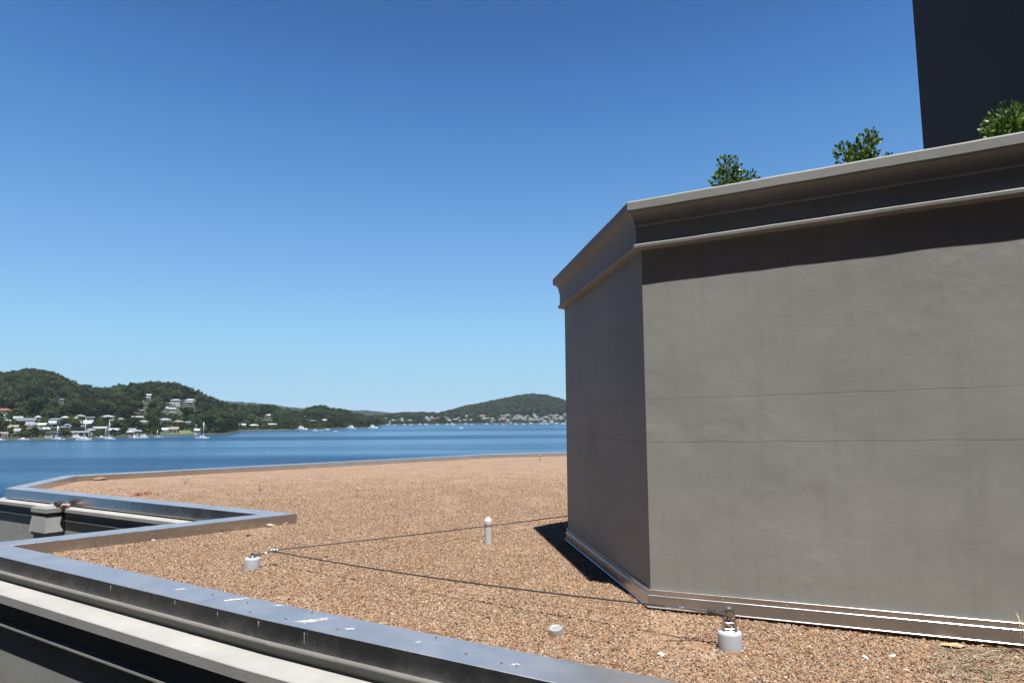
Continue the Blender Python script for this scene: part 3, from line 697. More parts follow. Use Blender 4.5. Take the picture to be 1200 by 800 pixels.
# bits on top of the bracket in the notch
lp = bc + dC * .13 - nC * .0
o = rock((lp.x, lp.y, 0), (0.26, 0.2, 0.13), 'dark lump of litter lying on the bracket ledge in the notch', plain('dark_litter', (0.02, 0.02, 0.02), 0.9), 31, 'litter', 'litter'); o.location.z = -0.01
lp = bc + dC * .36 + nC * .0
o = rock((lp.x, lp.y, 0), (0.2, 0.17, 0.12), 'pinkish stone beside the dark litter on the bracket ledge', plain('pink_stone', (0.30, 0.20, 0.18), 0.8), 32); o.location.z = -0.04

# bird droppings and grit on the front coping
_dm = NT('splash'); _b = _dm.b; _ob = _dm.obj(); _al = _dm.ramp(_dm.noise(55, 5, 0.7, _ob).outputs['Fac'], [(0.36, (0,) * 3), (0.56, (.95,) * 3)]).outputs[0]
_dm.set(Base_Color=(0.50, 0.50, 0.48), Roughness=0.8, Alpha=_al); DROP = _dm.m
cop0 = [o for o in hotel.children if o.name.startswith('coping')][0]
def splat(px, py, ra, rb_, rz, seed, name='dropping', mat=None, z=0.1432):
    rg = random.Random(seed); c = at(px, py, z); m = MB(); n = 26; top = []; 
    for i in range(n):
        a = 2 * math.pi * i / n; k = 1 + 0.55 * mnoise.noise(Vector((math.cos(a) * 2.1, math.sin(a) * 2.1, seed * 3.1))) + rg.gauss(0, .12)
        x, y = ra * k * math.cos(a), rb_ * k * math.sin(a); top.append(m.bm.verts.new((c.x + x * math.cos(rz) - y * math.sin(rz), c.y + x * math.sin(rz) + y * math.cos(rz), z + 0.001)))
    m.bm.faces.new(top)
    for _ in range(5):
        a = rg.uniform(0, 6.28); r = rg.uniform(1.1, 1.9); q = (c.x + math.cos(a) * ra * r, c.y + math.sin(a) * rb_ * r)
        s = rg.uniform(.004, .010); m.face([(q[0] + s * math.cos(t), q[1] + s * .7 * math.sin(t), z + .001) for t in (0, 1.05, 2.1, 3.14, 4.2, 5.2)])
    ob = m.build(name, mat or DROP); ob.parent = cop0; ob.matrix_parent_inverse = (Matrix.Translation((-2, 12, -11)) @ Matrix.Translation((2, -12, 11))).inverted(); return ob
_fd = (PATH[2] - PATH[3]).normalized(); _fn = Vector((_fd.y, -_fd.x))
for px, py, hh in ((357, 737, .07), (130, 685, .05), (255, 720, .035), (303, 731, .04), (205, 706, .03)):
    q0 = ray(px, py); N = Vector((_fn.x, _fn.y, 0)); t = (Vector((PATH[2].x, PATH[2].y, 0)) - Vector((0, 0, EYE))).dot(N) / q0.dot(N); c = Vector((0, 0, EYE)) + q0 * t
    if not -.1 < c.z < .2: continue
    out = N if N.dot(Vector((0, -1, 0))) > 0 else -N; rg = random.Random(int(px)); mm = MB(); L_ = []; Rr = []
    for k in range(7):
        z = 0.125 - hh * k / 6; w = .006 * (1 - .5 * k / 6) * rg.uniform(.6, 1.3); dx = rg.gauss(0, .0015); b = Vector((c.x, c.y, 0)) + out * .0012
        L_.append(mm.bm.verts.new((b.x + _fd.x * (dx - w), b.y + _fd.y * (dx - w), z))); Rr.append(mm.bm.verts.new((b.x + _fd.x * (dx + w), b.y + _fd.y * (dx + w), z)))
    for k in range(6): mm.bm.faces.new((L_[k], Rr[k], Rr[k + 1], L_[k + 1]))
    ob = mm.build('dropping', DROP); ob.parent = cop0
for a in ((275, 702, .085, .022, .45, 1), (363, 727, .085, .035, .2, 2), (378, 725, .03, .02, .3, 8), (410, 736.5, .028, .018, .2, 3), (326, 709, .03, .015, .3, 4), (490, 752, .014, .010, 0, 5), (211, 690, .04, .016, .4, 6), (604, 778.5, .022, .012, 0, 7)):
    splat(*a)
GRIT = plain('grit', (0.10, 0.07, 0.055), 0.85)
rg = random.Random(44)
for i, (px, py) in enumerate(((249, 696), (290, 705.5), (293, 717), (366, 717), (335, 725), (546, 765.5), (588, 776.5), (606, 779.5), (511, 746.5), (395, 737))):
    rock(at(px, py, 0.143), (0.018, 0.014, 0.010), 'tiny dark crumb of grit on the front metal coping', GRIT, 60 + i, 'grit', 'grit').location.z = 0.1445
    bpy.context.scene.collection.objects[-1]['group'] = 'grit on the front coping'

# scattered pebbles over the sheet
def inside(poly, X, Y):
    c = np.zeros(X.shape, bool); n = len(poly)
    for i in range(n):
        x1, y1 = poly[i]; x2, y2 = poly[(i + 1) % n]
        k = ((y1 > Y) != (y2 > Y)); xi = (x2 - x1) * (Y - y1) / ((y2 - y1) + 1e-12) + x1; c ^= k & (X < xi)
    return c
nr_ = np.random.default_rng(5)
NP = 2300000
X = nr_.uniform(-11, 5.5, NP); Y = nr_.uniform(1.5, 20, NP)
deckin = [(p.x, p.y) for p in offset_path(-0.345)] + [(18, -1.45)]
k = inside(deckin, X, Y)
roomp = [(p.x, p.y) for p in (Rw, Cw, Lw, Nw)] + [(8, 9)]
k &= ~inside(roomp, X, Y)
PXf = X / np.maximum(Y, .1) * 800 * 1.0 + 600
k &= (PXf > -60) & (PXf < 1300)
D = np.hypot(X, Y); dens = 1.0 * np.clip((7.5 / D) ** 2.2, 0.0, 1.0) * np.clip((19.5 - D) / 6.0, 0, 1)
k &= nr_.uniform(0, 1, NP) < dens
for a in (AN1, AN2): k &= np.hypot(X - a.x, Y - a.y) > 0.082
X = X[k]; Y = Y[k]
keepd = np.array([0.78 + 0.9 * mnoise.noise(Vector((x * 1.3, y * 1.3, 2))) + .35 * mnoise.noise(Vector((x * 5, y * 5, 8))) for x, y in zip(X, Y)]) > nr_.uniform(0, 1, len(X))
X = X[keepd]; Y = Y[keepd]
Z = nr_.uniform(-0.004, 0.006, len(X))
pebs = []
for i in range(7):
    rg = random.Random(100 + i); m = MB(); bmesh.ops.create_icosphere(m.bm, subdivisions=1, radius=0.5); off = Vector((i * 7.3, 2, 1))
    sx, sy, sz = rg.uniform(.9, 1.25), rg.uniform(.7, 1.0), rg.uniform(.5, .75)
    for v in m.bm.verts: v.co = Vector((v.co.x * sx, v.co.y * sy, v.co.z * sz)) * (1 + .5 * mnoise.noise(v.co * 2.5 + off))
    for f in m.bm.faces: f.smooth = rg.random() < .5
    pebs.append(m.build('pebble', PEBBLE))
g = scatter('loose_gravel', np.stack([X, Y, Z], 1), pebs, 0.007, 0.022, seed=3)
tag(g, 'loose tan and orange gravel covering the flat roof', 'gravel', kind='stuff')
print('pebbles', len(X))

# ================================================================== THE BAY
WZ = -11.5
m = MB()
m.face([(-20000, -6000, WZ), (20000, -6000, WZ), (20000, 22000, WZ), (-20000, 22000, WZ)])
tag(m.build('water', WATER), kind='structure')
m = MB(); m.box((4, 8, -12.0), (44, 62, 2.0), bevel=0.1)
tag(m.build('ground', plain('paving', (0.28, 0.27, 0.25), 0.85, 0, 0.15, 0.4)), kind='structure')

def interp(tab, x):
    return float(np.interp(x, [t[0] for t in tab], [t[1] for t in tab]))
SKY1 = [(-500, 452), (-300, 446), (-120, 440), (0, 437), (30, 433), (60, 437), (85, 450), (112, 456), (140, 452), (170, 449), (197, 447), (215, 453), (235, 461), (250, 468), (262, 473), (285, 475), (310, 474), (330, 478.5), (352, 483), (362, 477), (375, 475.5), (395, 479), (420, 485), (432, 489), (442, 497)]
SH1 = [(-500, 420), (-200, 450), (0, 486), (100, 507), (190, 578), (250, 630), (268, 660), (284, 815), (330, 850), (370, 896), (430, 1060), (442, 1150)]
RD1 = [(-500, 900), (0, 960), (200, 930), (250, 950), (285, 1090), (360, 1140), (430, 1200), (442, 1210)]
def land_z(tabs, px, t, Y):
    ys, yr, sk, th_ = tabs
    zr = EYE + yr * (horizon(px) - sk) / F - th_
    zr = max(zr, WZ + 1.5)
    if t <= 0: return WZ - 1.5 + 2.2 * max(0, 1 + t * 8)
    if t <= 1:
        s = t * t * (3 - 2 * t) * 0.62 + t * 0.38
        return WZ + 0.9 + (zr - WZ - 0.9) * s
    return max(WZ - 2, zr - (t - 1) * (zr - WZ) * 0.55)
def zone1(px, Y):
    ys, yr = interp(SH1, px), interp(RD1, px); return land_z((ys, yr, interp(SKY1, px), 13.5), px, (Y - ys) / (yr - ys), Y)
SKY2 = [(400, 490), (432, 489), (450, 487), (470, 485), (495, 484.5), (515, 485), (530, 481), (545, 477), (575, 471), (600, 466), (622, 462.5), (640, 464), (655, 468), (665, 472), (690, 481), (740, 485), (900, 478), (1100, 470), (1300, 474), (1700, 470)]
SH2 = [(400, 1500), (450, 1580), (550, 1720), (665, 1820), (900, 1700), (1300, 1400), (1700, 1200)]
RD2 = [(400, 2000), (450, 2100), (530, 2300), (620, 2550), (665, 2500), (900, 2400), (1300, 2200), (1700, 2000)]
def zone2(px, Y):
    ys, yr = interp(SH2, px), interp(RD2, px); return land_z((ys, yr, interp(SKY2, px), 8.0), px, (Y - ys) / (yr - ys), Y)
SKY3 = [(-600, 470), (0, 468), (200, 470), (285, 473), (310, 475), (340, 479), (370, 481.5), (430, 483), (455, 485.5), (500, 487), (600, 486), (800, 482), (1300, 478), (1900, 475)]
SH3 = [(-600, 3600), (1900, 3600)]; RD3 = [(-600, 5200), (1900, 5200)]
def zone3(px, Y):
    ys, yr = 3600, 5200; return land_z((ys, yr, interp(SKY3, px), 3.0), px, (Y - ys) / (yr - ys), Y)
cth = math.cos(th)
def world_xy(px, Y): return Vector(((px - 600) / F * Y * cth, Y))
def px_of(x, y): return 600 + F * x / (y * cth)
def terrain(name, zone, SH, RD, p0, p1, dp, nt, tmax, rough):
    m = MB(); grid = []
    npx = int((p1 - p0) / dp) + 1
    for i in range(npx):
        px = p0 + i * dp; ys, yr = interp(SH, px), interp(RD, px); row = []
        for j in range(nt + 1):
            t = -0.06 + (tmax + 0.06) * j / nt; Y = ys + (yr - ys) * t; p = world_xy(px, Y); z = zone(px, Y)
            if 0.02 < t: z += mnoise.noise(Vector((p.x * .012, p.y * .012, 3))) * rough * min(1, t * 3)
            row.append(m.bm.verts.new((p.x, p.y, z)))
        grid.append(row)
    for a, b in zip(grid, grid[1:]):
        for j in range(nt): f = m.bm.faces.new((a[j], b[j], b[j + 1], a[j + 1])); f.smooth = True
    return tag(m.build(name, LAND), kind='structure')
terrain('hillside', zone1, SH1, RD1, -500, 442, 6, 40, 1.7, 2.0)
terrain('far_hillside', zone2, SH2, RD2, 400, 1700, 10, 30, 1.7, 3.0)
terrain('far_ridge', zone3, SH3, RD3, -600, 1900, 25, 16, 1.6, 8.0)

def ground_hit(zone, px, py, ys):
    """where the sight line through a point of the far shore meets the land"""
    d = ray(px, py); Y = ys - 5
    while Y < 6000:
        t = Y / d.y; p = Vector((0, 0, EYE)) + d * t
        if p.z <= zone(px_of(p.x, p.y), p.y): return p
        Y += 2
    return p

# ------------------------------------------------------------------ houses
ROOFS = {'orange': (0.42, 0.13, 0.07), 'white': (0.74, 0.75, 0.76), 'grey': (0.17, 0.175, 0.19), 'mauve': (0.22, 0.17, 0.18), 'blue': (0.24, 0.31, 0.38), 'pale': (0.52, 0.55, 0.57), 'green': (0.26, 0.33, 0.30), 'cream': (0.62, 0.56, 0.44), 'red': (0.30, 0.09, 0.06), 'tan': (0.36, 0.27, 0.20), 'dark': (0.05, 0.05, 0.055), 'pink': (0.42, 0.27, 0.24)}
def rmat(c): return plain('roof_' + c, tuple(v * (.42 if c in ('white', 'pale') else .58) for v in ROOFS[c]), 0.6, 0, 0.12, 0.6)
WALLC = {'white': (0.76, 0.76, 0.74), 'cream': (0.62, 0.56, 0.45), 'brick': (0.28, 0.13, 0.09), 'tan': (0.45, 0.32, 0.22), 'grey': (0.33, 0.33, 0.33), 'pink': (0.50, 0.36, 0.33), 'blue': (0.45, 0.53, 0.60), 'dark': (0.10, 0.095, 0.09)}
def wmat(c): return plain('wall_' + c, tuple(v * .54 for v in WALLC[c]), 0.75, 0, 0.08, 0.5)
def house_parts(root, w, d, h, roof, wall, style, windows=True, rg=rng):
    mb = MB(); mb.box((0, 0, h / 2 - 1.5), (w, d, h + 3), bevel=0.03); W_ = mb.build('wall', wmat(wall), root)
    ov = 0.55; r = MB(); rh = {'hip': 0.17, 'gable': 0.22, 'flat': 0.03, 'skillion': 0.1}[style] * d + .25
    x, y = w / 2 + ov, d / 2 + ov
    e = [(-x, -y, h), (x, -y, h), (x, y, h), (-x, y, h)]
    e2 = [(a, b, h - .22) for a, b, _ in e]
    if style == 'hip': k = max(0.3, x - y * .9); ridge = [(-k, 0, h + rh), (k, 0, h + rh)]
    elif style == 'gable': ridge = [(-x, 0, h + rh), (x, 0, h + rh)]
    elif style == 'flat': ridge = [(-x * .97, 0, h + .3), (x * .97, 0, h + .3)]
    else: ridge = [(-x, y * .9, h + rh), (x, y * .9, h + rh)]
    V = [r.bm.verts.new(p) for p in e + ridge + e2]
    for q in ((0, 1, 5, 4), (2, 3, 4, 5), (1, 2, 5), (3, 0, 4), (6, 7, 1, 0), (7, 8, 2, 1), (8, 9, 3, 2), (9, 6, 0, 3), (9, 8, 7, 6)): r.bm.faces.new([V[i] for i in q])
    r.build('roof', rmat(roof), root)
    if windows:
        n = max(2, int(w / 3.2)); storeys = 2 if h > 4.6 else 1
        for s in range(storeys):
            for i in range(n):
                cx = -w / 2 + w * (i + .5) / n; cz = h * (s + .55) / storeys; ww = w / n * .55; hh = 1.25
                if s == 0 and i == n // 2:
                    MB().box((cx, -d / 2 - .02, 1.05), (1.0, .1, 2.1)).build('door', GLASS if rg.random() < .5 else wmat('dark'), root); continue
                f = MB().box((cx, -d / 2 - .02, cz), (ww, .1, hh)).build('window', FRAME, root)
                MB().box((cx, -d / 2 - .075, cz), (ww - .16, .02, hh - .16)).build('pane', GLASS, f)
        if rg.random() < .6:
            vz = h * .52 if storeys == 2 else h - .45
            b = MB().box((0, -d / 2 - 1.2, vz), (w * .9, 2.4, .15))
            for i in range(4): b.box((-w * .42 + w * .28 * i, -d / 2 - 2.2, vz / 2 - .5), (.16, .16, vz + 1))
            b.build('verandah', FRAME, root)
HOUSES = []
def house(px, py, wpx, roof, wall, style, label, hgt=None, deep=None, turn=None, zone=zone1, SH=SH1):
    """px, py: middle of the roof in the photo; it stands where that sight line, lowered by the house's height, meets the slope"""
    ys = interp(SH, px); dist = ys + 20
    for _ in range(4):
        h = hgt or 3.7
        p = ground_hit(zone, px, py + h * F / dist * 0.95, ys); dist = p.y
    w = wpx * dist / F * .92
    d = deep or min(11, max(6, w * .75))
    root = empty('house', (p.x, p.y, zone(px_of(p.x, p.y), p.y)), math.atan2(-p.x, p.y) * -1 * 0 + (turn if turn is not None else rng.uniform(-.35, .35)) + math.atan2(p.x, p.y) * -1)
    tag(root, label, 'house', 'houses on the left shore' if zone is zone1 else 'houses on the far shore')
    house_parts(root, w, d, h, roof, wall, style)
    HOUSES.append((p.x, p.y, max(w, d) * .6 + 4)); return root
HL = [
 (5, 481, 14, 'orange', 'white', 'hip', 'house with a bright orange tiled roof at the left edge, above its neighbours'),
 (72, 467.5, 7, 'white', 'white', 'flat', 'lone white house high up in the forest of the left hill'),
 (1, 488, 8, 'white', 'cream', 'gable', 'pale house half cut by the left edge, below the orange roof'),
 (8, 493, 8, 'cream', 'cream', 'hip', 'small cream hip roofed house near the left edge below the orange roof'),
 (21, 490, 9, 'pale', 'grey', 'gable', 'pale roofed house just right of and below the orange roof'),
 (31, 493.5, 20, 'grey', 'dark', 'gable', 'long low house with a dark grey roof on the left slope'),
 (44, 489, 6, 'white', 'pink', 'hip', 'narrow pinkish house with a white roof above the long grey roof', 5.5),
 (46, 497.5, 7, 'cream', 'cream', 'hip', 'small cream house directly below the narrow pinkish one'),
 (16, 500.5, 10, 'tan', 'cream', 'gable', 'beige house among dark trees close to the water at far left'),
 (41, 502.5, 17, 'mauve', 'white', 'hip', 'wide mauve roofed waterfront house with a long white verandah'),
 (61, 495.5, 7, 'white', 'cream', 'gable', 'small white gabled house left of the blue grey roof'),
 (65, 491.5, 11, 'blue', 'white', 'skillion', 'house with sloping blue grey roof above the small white gable'),
 (76, 489.5, 8, 'cream', 'tan', 'hip', 'cream and orange house halfway up the left slope'),
 (86, 490.5, 6, 'white', 'brick', 'gable', 'little white roofed brick house right of the cream and orange one'),
 (94, 487.5, 9, 'green', 'pink', 'hip', 'house with a grey green roof above the shore boats'),
 (105, 489, 9, 'white', 'white', 'flat', 'white flat roofed house above the tall masted yacht'),
 (70, 501, 18, 'blue', 'dark', 'flat', 'blue roofed waterfront house behind the second moored boat'),
 (61, 507.5, 13, 'dark', 'cream', 'hip', 'cream boathouse with a dark hip roof at the water edge'),
 (97, 496.5, 21, 'white', 'grey', 'gable', 'broad white gabled house behind the tall masted yacht', 5.0),
 (93, 506, 20, 'white', 'brick', 'flat', 'low brick waterfront house with a flat white roof'),
 (106, 504, 8, 'pale', 'blue', 'hip', 'pale blue house beside the low brick waterfront house'),
 (117, 501.5, 14, 'white', 'dark', 'skillion', 'dark walled house with a thin white sloping roof'),
 (126, 488.5, 13, 'pale', 'grey', 'hip', 'grey house with a big pale hip roof above the boats'),
 (141, 491.5, 8, 'pale', 'cream', 'hip', 'small pale house right of the big pale hip roof'),
 (161, 489, 12, 'white', 'blue', 'skillion', 'blue walled house with white sloping roof on the middle slope'),
 (165.5, 481, 6, 'white', 'brick', 'flat', 'small red brick house with a white roof above the blue walled one'),
 (173.5, 463.5, 8, 'white', 'white', 'gable', 'steep white gabled house highest on the middle hill', 6.0),
 (206, 469.5, 12, 'pale', 'white', 'hip', 'largest white house near the top of the middle hill', 5.2),
 (223, 469, 11, 'white', 'white', 'hip', 'white hip roofed house just right of the largest hilltop house', 5.5),
 (195, 478.5, 7, 'white', 'white', 'hip', 'white house with a rounded look below the largest hilltop house'),
 (202, 479.5, 7, 'pale', 'white', 'gable', 'white gabled house joined beside the one below the largest hilltop house'),
 (193, 492, 12, 'pale', 'grey', 'hip', 'light grey roofed house above the green lawn'),
 (209, 494.5, 12, 'tan', 'tan', 'hip', 'beige roofed house behind the green lawn'),
 (221, 495, 11, 'grey', 'grey', 'hip', 'slate grey roofed house left of the lone yacht'),
 (194, 503.5, 7, 'white', 'white', 'gable', 'small white boatshed on the green lawn'),
 (204, 502.5, 10, 'tan', 'tan', 'gable', 'tan brick boathouse on the green lawn'),
 (229.5, 498, 5, 'white', 'white', 'flat', 'tiny white shed just left of the lone yacht'),
 (152, 507.5, 7, 'cream', 'tan', 'hip', 'beige hut at the water edge among trees'),
 (283, 498, 9, 'white', 'white', 'gable', 'white boathouse where the far part of the left shore begins'),
 (297, 498.5, 11, 'cream', 'white', 'hip', 'cream waterfront house right of the white boathouse'),
 (319, 497, 10, 'white', 'brick', 'skillion', 'red walled waterfront shed with a white roof'),
 (285, 483.5, 5, 'white', 'white', 'gable', 'white house high in the trees above the white boathouse'),
 (315, 486.5, 6, 'white', 'white', 'gable', 'white house in the trees above the red walled shed'),
 (303, 490.5, 8, 'pink', 'pink', 'hip', 'pink roofed house in the trees above the cream waterfront house'),
 (366, 492.5, 10, 'white', 'white', 'flat', 'white house among dark trees on the tip of the left shore'),
 (380, 492.5, 5, 'white', 'grey', 'gable', 'tiny white gabled house right of the white house near the tip'),
 (357, 488.5, 5, 'cream', 'cream', 'hip', 'tiny cream house above and left of the white house near the tip'),
 (336, 485, 6, 'tan', 'cream', 'hip', 'tan house in the trees between the red shed and the tip'),
]
for h_ in HL: house(*h_)
rg = random.Random(55); RN = {'white': 'white', 'pale': 'pale grey', 'grey': 'dark grey', 'cream': 'cream', 'tan': 'tan', 'blue': 'blue grey', 'mauve': 'mauve'}
for i in range(26):
    rf = rg.choice(list(RN)); px = rg.uniform(-30, 135) if i < 20 else rg.uniform(132, 232); row = rg.uniform(489, 508)
    house(px, row, rg.uniform(5, 10), rf, rg.choice(['cream', 'white', 'grey', 'pink', 'tan', 'brick']), rg.choice(['hip', 'gable', 'skillion']), 'small house with %s roof half hidden among the trees behind the moored boats' % RN[rf])
# far shore
FARN = {'white': 'small white walled house on the far shore', 'cream': 'small cream walled house on the far shore', 'grey': 'small grey walled house on the far shore', 'pink': 'small pinkish house on the far shore', 'tan': 'small tan house on the far shore'}
rg = random.Random(77)
protos = {}
for i in range(180):
    px = rg.uniform(436, 672) if i < 95 else rg.triangular(560, 690, 650)
    row = rg.triangular(483, 495, 491.5) if px > 545 else rg.triangular(486.5, 495, 491.5)
    wall = rg.choice(['white', 'white', 'white', 'cream', 'grey', 'cream', 'tan', 'white', 'white']); roof = rg.choice(['white', 'pale', 'pale', 'white', 'grey', 'tan', 'pale', 'blue', 'grey', 'red' if rg.random() < .4 else 'grey'])
    p = ground_hit(zone2, px, row + 1.5, interp(SH2, px)); z = zone2(px_of(p.x, p.y), p.y)
    key = (wall, roof, i % 2)
    s = rg.uniform(.6, .95); rz = -math.atan2(p.x, p.y) + rg.uniform(-.4, .4)
    if key not in protos:
        w = rg.uniform(9, 13); st = rg.choice(['hip', 'gable', 'flat'])
        root = empty('house', (p.x, p.y, z), rz); house_parts(root, w, 8, rg.choice([4.0, 6.0, 7.0]), roof, wall, st, windows=False)
        protos[key] = root; o = root
    else: o = dup(protos[key], (p.x, p.y, z), rz)
    o.scale = (s, s, s)
    tag(o, FARN[wall] + {'white': ' with white roof', 'pale': ' with pale grey roof', 'grey': ' with dark grey roof', 'tan': ' with tan roof', 'red': ' with red roof', 'blue': ' with blue roof'}[roof], 'house', 'houses along the far shore')
    HOUSES.append((p.x, p.y, 9))

# ------------------------------------------------------------------ trees
def crown_mesh(m, rg, h, rad, nlobe, nq, size, flat=0.75):
    """leaf clumps (bent quads) through the volume of several uneven lobes"""
    for _ in range(nlobe):
        a = rg.uniform(0, 6.28); rr = rg.uniform(0.1, .75) * rad; lz = h * rg.uniform(.42, .9); lr = rad * rg.uniform(.34, .62)
        c0 = Vector((math.cos(a) * rr, math.sin(a) * rr, lz))
        for _ in range(nq // nlobe):
            d = Vector((rg.gauss(0, 1), rg.gauss(0, 1), rg.gauss(0, 1))).normalized(); q = c0 + Vector((d.x, d.y, d.z * flat)) * lr * rg.random() ** .4
            n = (d + Vector((rg.gauss(0, .5), rg.gauss(0, .5), .5 + rg.gauss(0, .4)))).normalized(); u = n.orthogonal().normalized(); u = Matrix.Rotation(rg.uniform(0, 6.28), 3, n) @ u; v = n.cross(u)
            s = size * rg.uniform(.6, 1.3); k = rg.uniform(-.2, .2) * s
            m.face([q - u * s * .5 - v * s * .3, q + u * s * .4 - v * s * .45 + n * k, q + u * s * .55 + v * s * .35, q - u * s * .3 + v * s * .5 + n * k])
def tree_src(seed, h, rad, nl, nq, size, mat):
    rg = random.Random(seed); m = MB(); crown_mesh(m, rg, h, rad, nl, nq, size)
    m.tube([(0, 0, -2), (0.2, 0, h * .35), (0.1, .2, h * .7)], [.35, .25, .1], 5, mi=1)
    return m.build('forest_tree', [mat, BARK], normals=False)
def blocked(x, y, r_extra=0):
    for hx, hy, r in HOUSES:
        dx, dy = x - hx, y - hy
        if dx * dx + dy * dy < (r + r_extra) ** 2: return True
        # keep a gap in front of each house so that it can be seen from the water
        L = math.hypot(hx, hy); ux, uy = -hx / L, -hy / L; al = dx * ux + dy * uy
        if 0 < al < (60 if hy < 700 else 110) + r and abs(dx * uy - dy * ux) < r * .85: return True
    return False
def near_house(x, y): return any((x - a) ** 2 + (y - b) ** 2 < (r * .8) ** 2 for a, b, r in HOUSES)
def forest(name, zone, SH, RD, p0, p1, spacing, tmin, tmax, srcs, smin, smax, label, seed, thin=None, low=False):
    rg = random.Random(seed); pts = []; px = p0
    ys_m = min(interp(SH, p) for p in np.linspace(p0, p1, 30)); ye = max(interp(RD, p) for p in np.linspace(p0, p1, 30)) * 1.15
    y = ys_m
    while y < ye:
        x0 = (p0 - 600) / F * y * cth; x1 = (p1 - 600) / F * y * cth; x = x0
        while x < x1:
            X_ = x + rg.uniform(-.5, .5) * spacing; Y_ = y + rg.uniform(-.5, .5) * spacing; p = px_of(X_, Y_)
            ys, yr = interp(SH, p), interp(RD, p); t = (Y_ - ys) / (yr - ys)
            keep = tmin < t < tmax and (thin is None or rg.random() < thin(p, t, X_, Y_))
            if keep and not (near_house(X_, Y_) if low else blocked(X_, Y_, 2)): pts.append((X_, Y_, zone(p, Y_) - .6))
            x += spacing
        y += spacing
    o = scatter(name, pts, srcs, smin, smax, flat=True, seed=seed); print(name, len(pts))
    return tag(o, label, 'forest', kind='stuff')
srcA = [tree_src(200 + i, rng.uniform(11, 16), rng.uniform(4.6, 7.0), 13, 420, 1.15, FOREST) for i in range(6)]
def thinA(p, t, x, y):
    if t < .10: return 0.0 if y - interp(SH1, p) < 34 else .5
    if t < .32: return .46 + .5 * mnoise.noise(Vector((x * .02, y * .02, 1)))
    return 1.0
forest('wooded_hill', zone1, SH1, RD1, -240, 446, 6.6, .02, 1.15, srcA, .5, 1.15, 'dense eucalypt forest covering the left hills', 5, thinA)
srcB = [tree_src(300 + i, rng.uniform(11, 15), rng.uniform(5.5, 7.5), 9, 230, 1.7, FOREST) for i in range(5)]
def thinB(p, t, x, y):
    if t < .05: return .2
    if t < .30: return .5
    return 1.0
forest('far_woods', zone2, SH2, RD2, 424, 900, 10.5, .02, 1.15, srcB, .7, 1.25, 'forest covering the far hill across the bay', 6, thinB)
srcD = [tree_src(330 + i, 4.2, 2.4, 6, 90, .8, FOREST2) for i in range(4)]
forest('garden_bushes', zone1, SH1, RD1, -60, 440, 4.4, .003, .36, srcD, .55, 1.35, 'low garden bushes and hedges between the houses on the left shore', 15, lambda p, t, x, y: .75 if not (188 < p < 232 and t < .11) else .05, True)
srcE = [tree_src(340 + i, 6, 4.0, 6, 80, 1.6, FOREST2) for i in range(3)]
forest('far_bushes', zone2, SH2, RD2, 430, 690, 7, .004, .30, srcE, .5, 1.3, 'garden trees and bushes between the houses on the far shore', 16, lambda p, t, x, y: .5, True)
srcC = [tree_src(350 + i, 14, 13, 6, 120, 4.5, FOREST) for i in range(3)]
forest('ridge_woods', zone3, SH3, RD3, 100, 1000, 34, .35, 1.1, srcC, .8, 1.3, 'distant bluish wooded ridge beyond the bay', 8)

# individual trees along the waterfront
def make_tree(h, rad, nl, nq, size, mat, seed, kindname):
    rg = random.Random(seed); root = empty(kindname)
    m = MB(); crown_mesh(m, rg, h, rad, nl, nq, size); m.build('crown', mat, root, normals=False)
    m = MB(); m.tube([(0, 0, -1.5), (.15, .1, h * .3), (.05, .2, h * .62)], [.4, .28, .1], 6)
    for k in range(4):
        a = k * 1.6 + rg.random(); m.tube([(.1, .1, h * .3), (math.cos(a) * rad * .35, math.sin(a) * rad * .35, h * .5), (math.cos(a) * rad * .6, math.sin(a) * rad * .6, h * .68)], [.16, .1, .04], 5)
    m.build('trunk', BARK, root); return root
TP = [make_tree(11, 5.2, 12, 420, 1.05, FOREST2, 401, 'shore_tree'), make_tree(8, 4.4, 9, 330, .95, FOREST2, 402, 'shore_tree'), make_tree(14, 5.5, 14, 480, 1.1, FOREST, 403, 'shore_tree'), make_tree(5, 3.4, 7, 220, .85, FOREST2, 404, 'shore_tree')]
TLAB = ['rounded mid green tree between the waterfront houses', 'low broad green tree between the waterfront houses', 'tall dark eucalypt standing above the waterfront houses', 'small leafy bush close to the water on the left shore']
rg = random.Random(31); used = [False] * 4; placed = []
def put_tree(k, x, y, s, label=None, group=None):
    global used
    p = px_of(x, y); loc = (x, y, zone1(p, y) - .2); rz = rg.uniform(0, 6.28)
    if not used[k]: o = TP[k]; used[k] = True; o.location = loc; o.rotation_euler.z = rz
    else: o = dup(TP[k], loc, rz)
    o.scale = (s, s, s * rg.uniform(.9, 1.1)); tag(o, label or TLAB[k], 'tree', group or 'trees along the left shore'); placed.append((x, y))
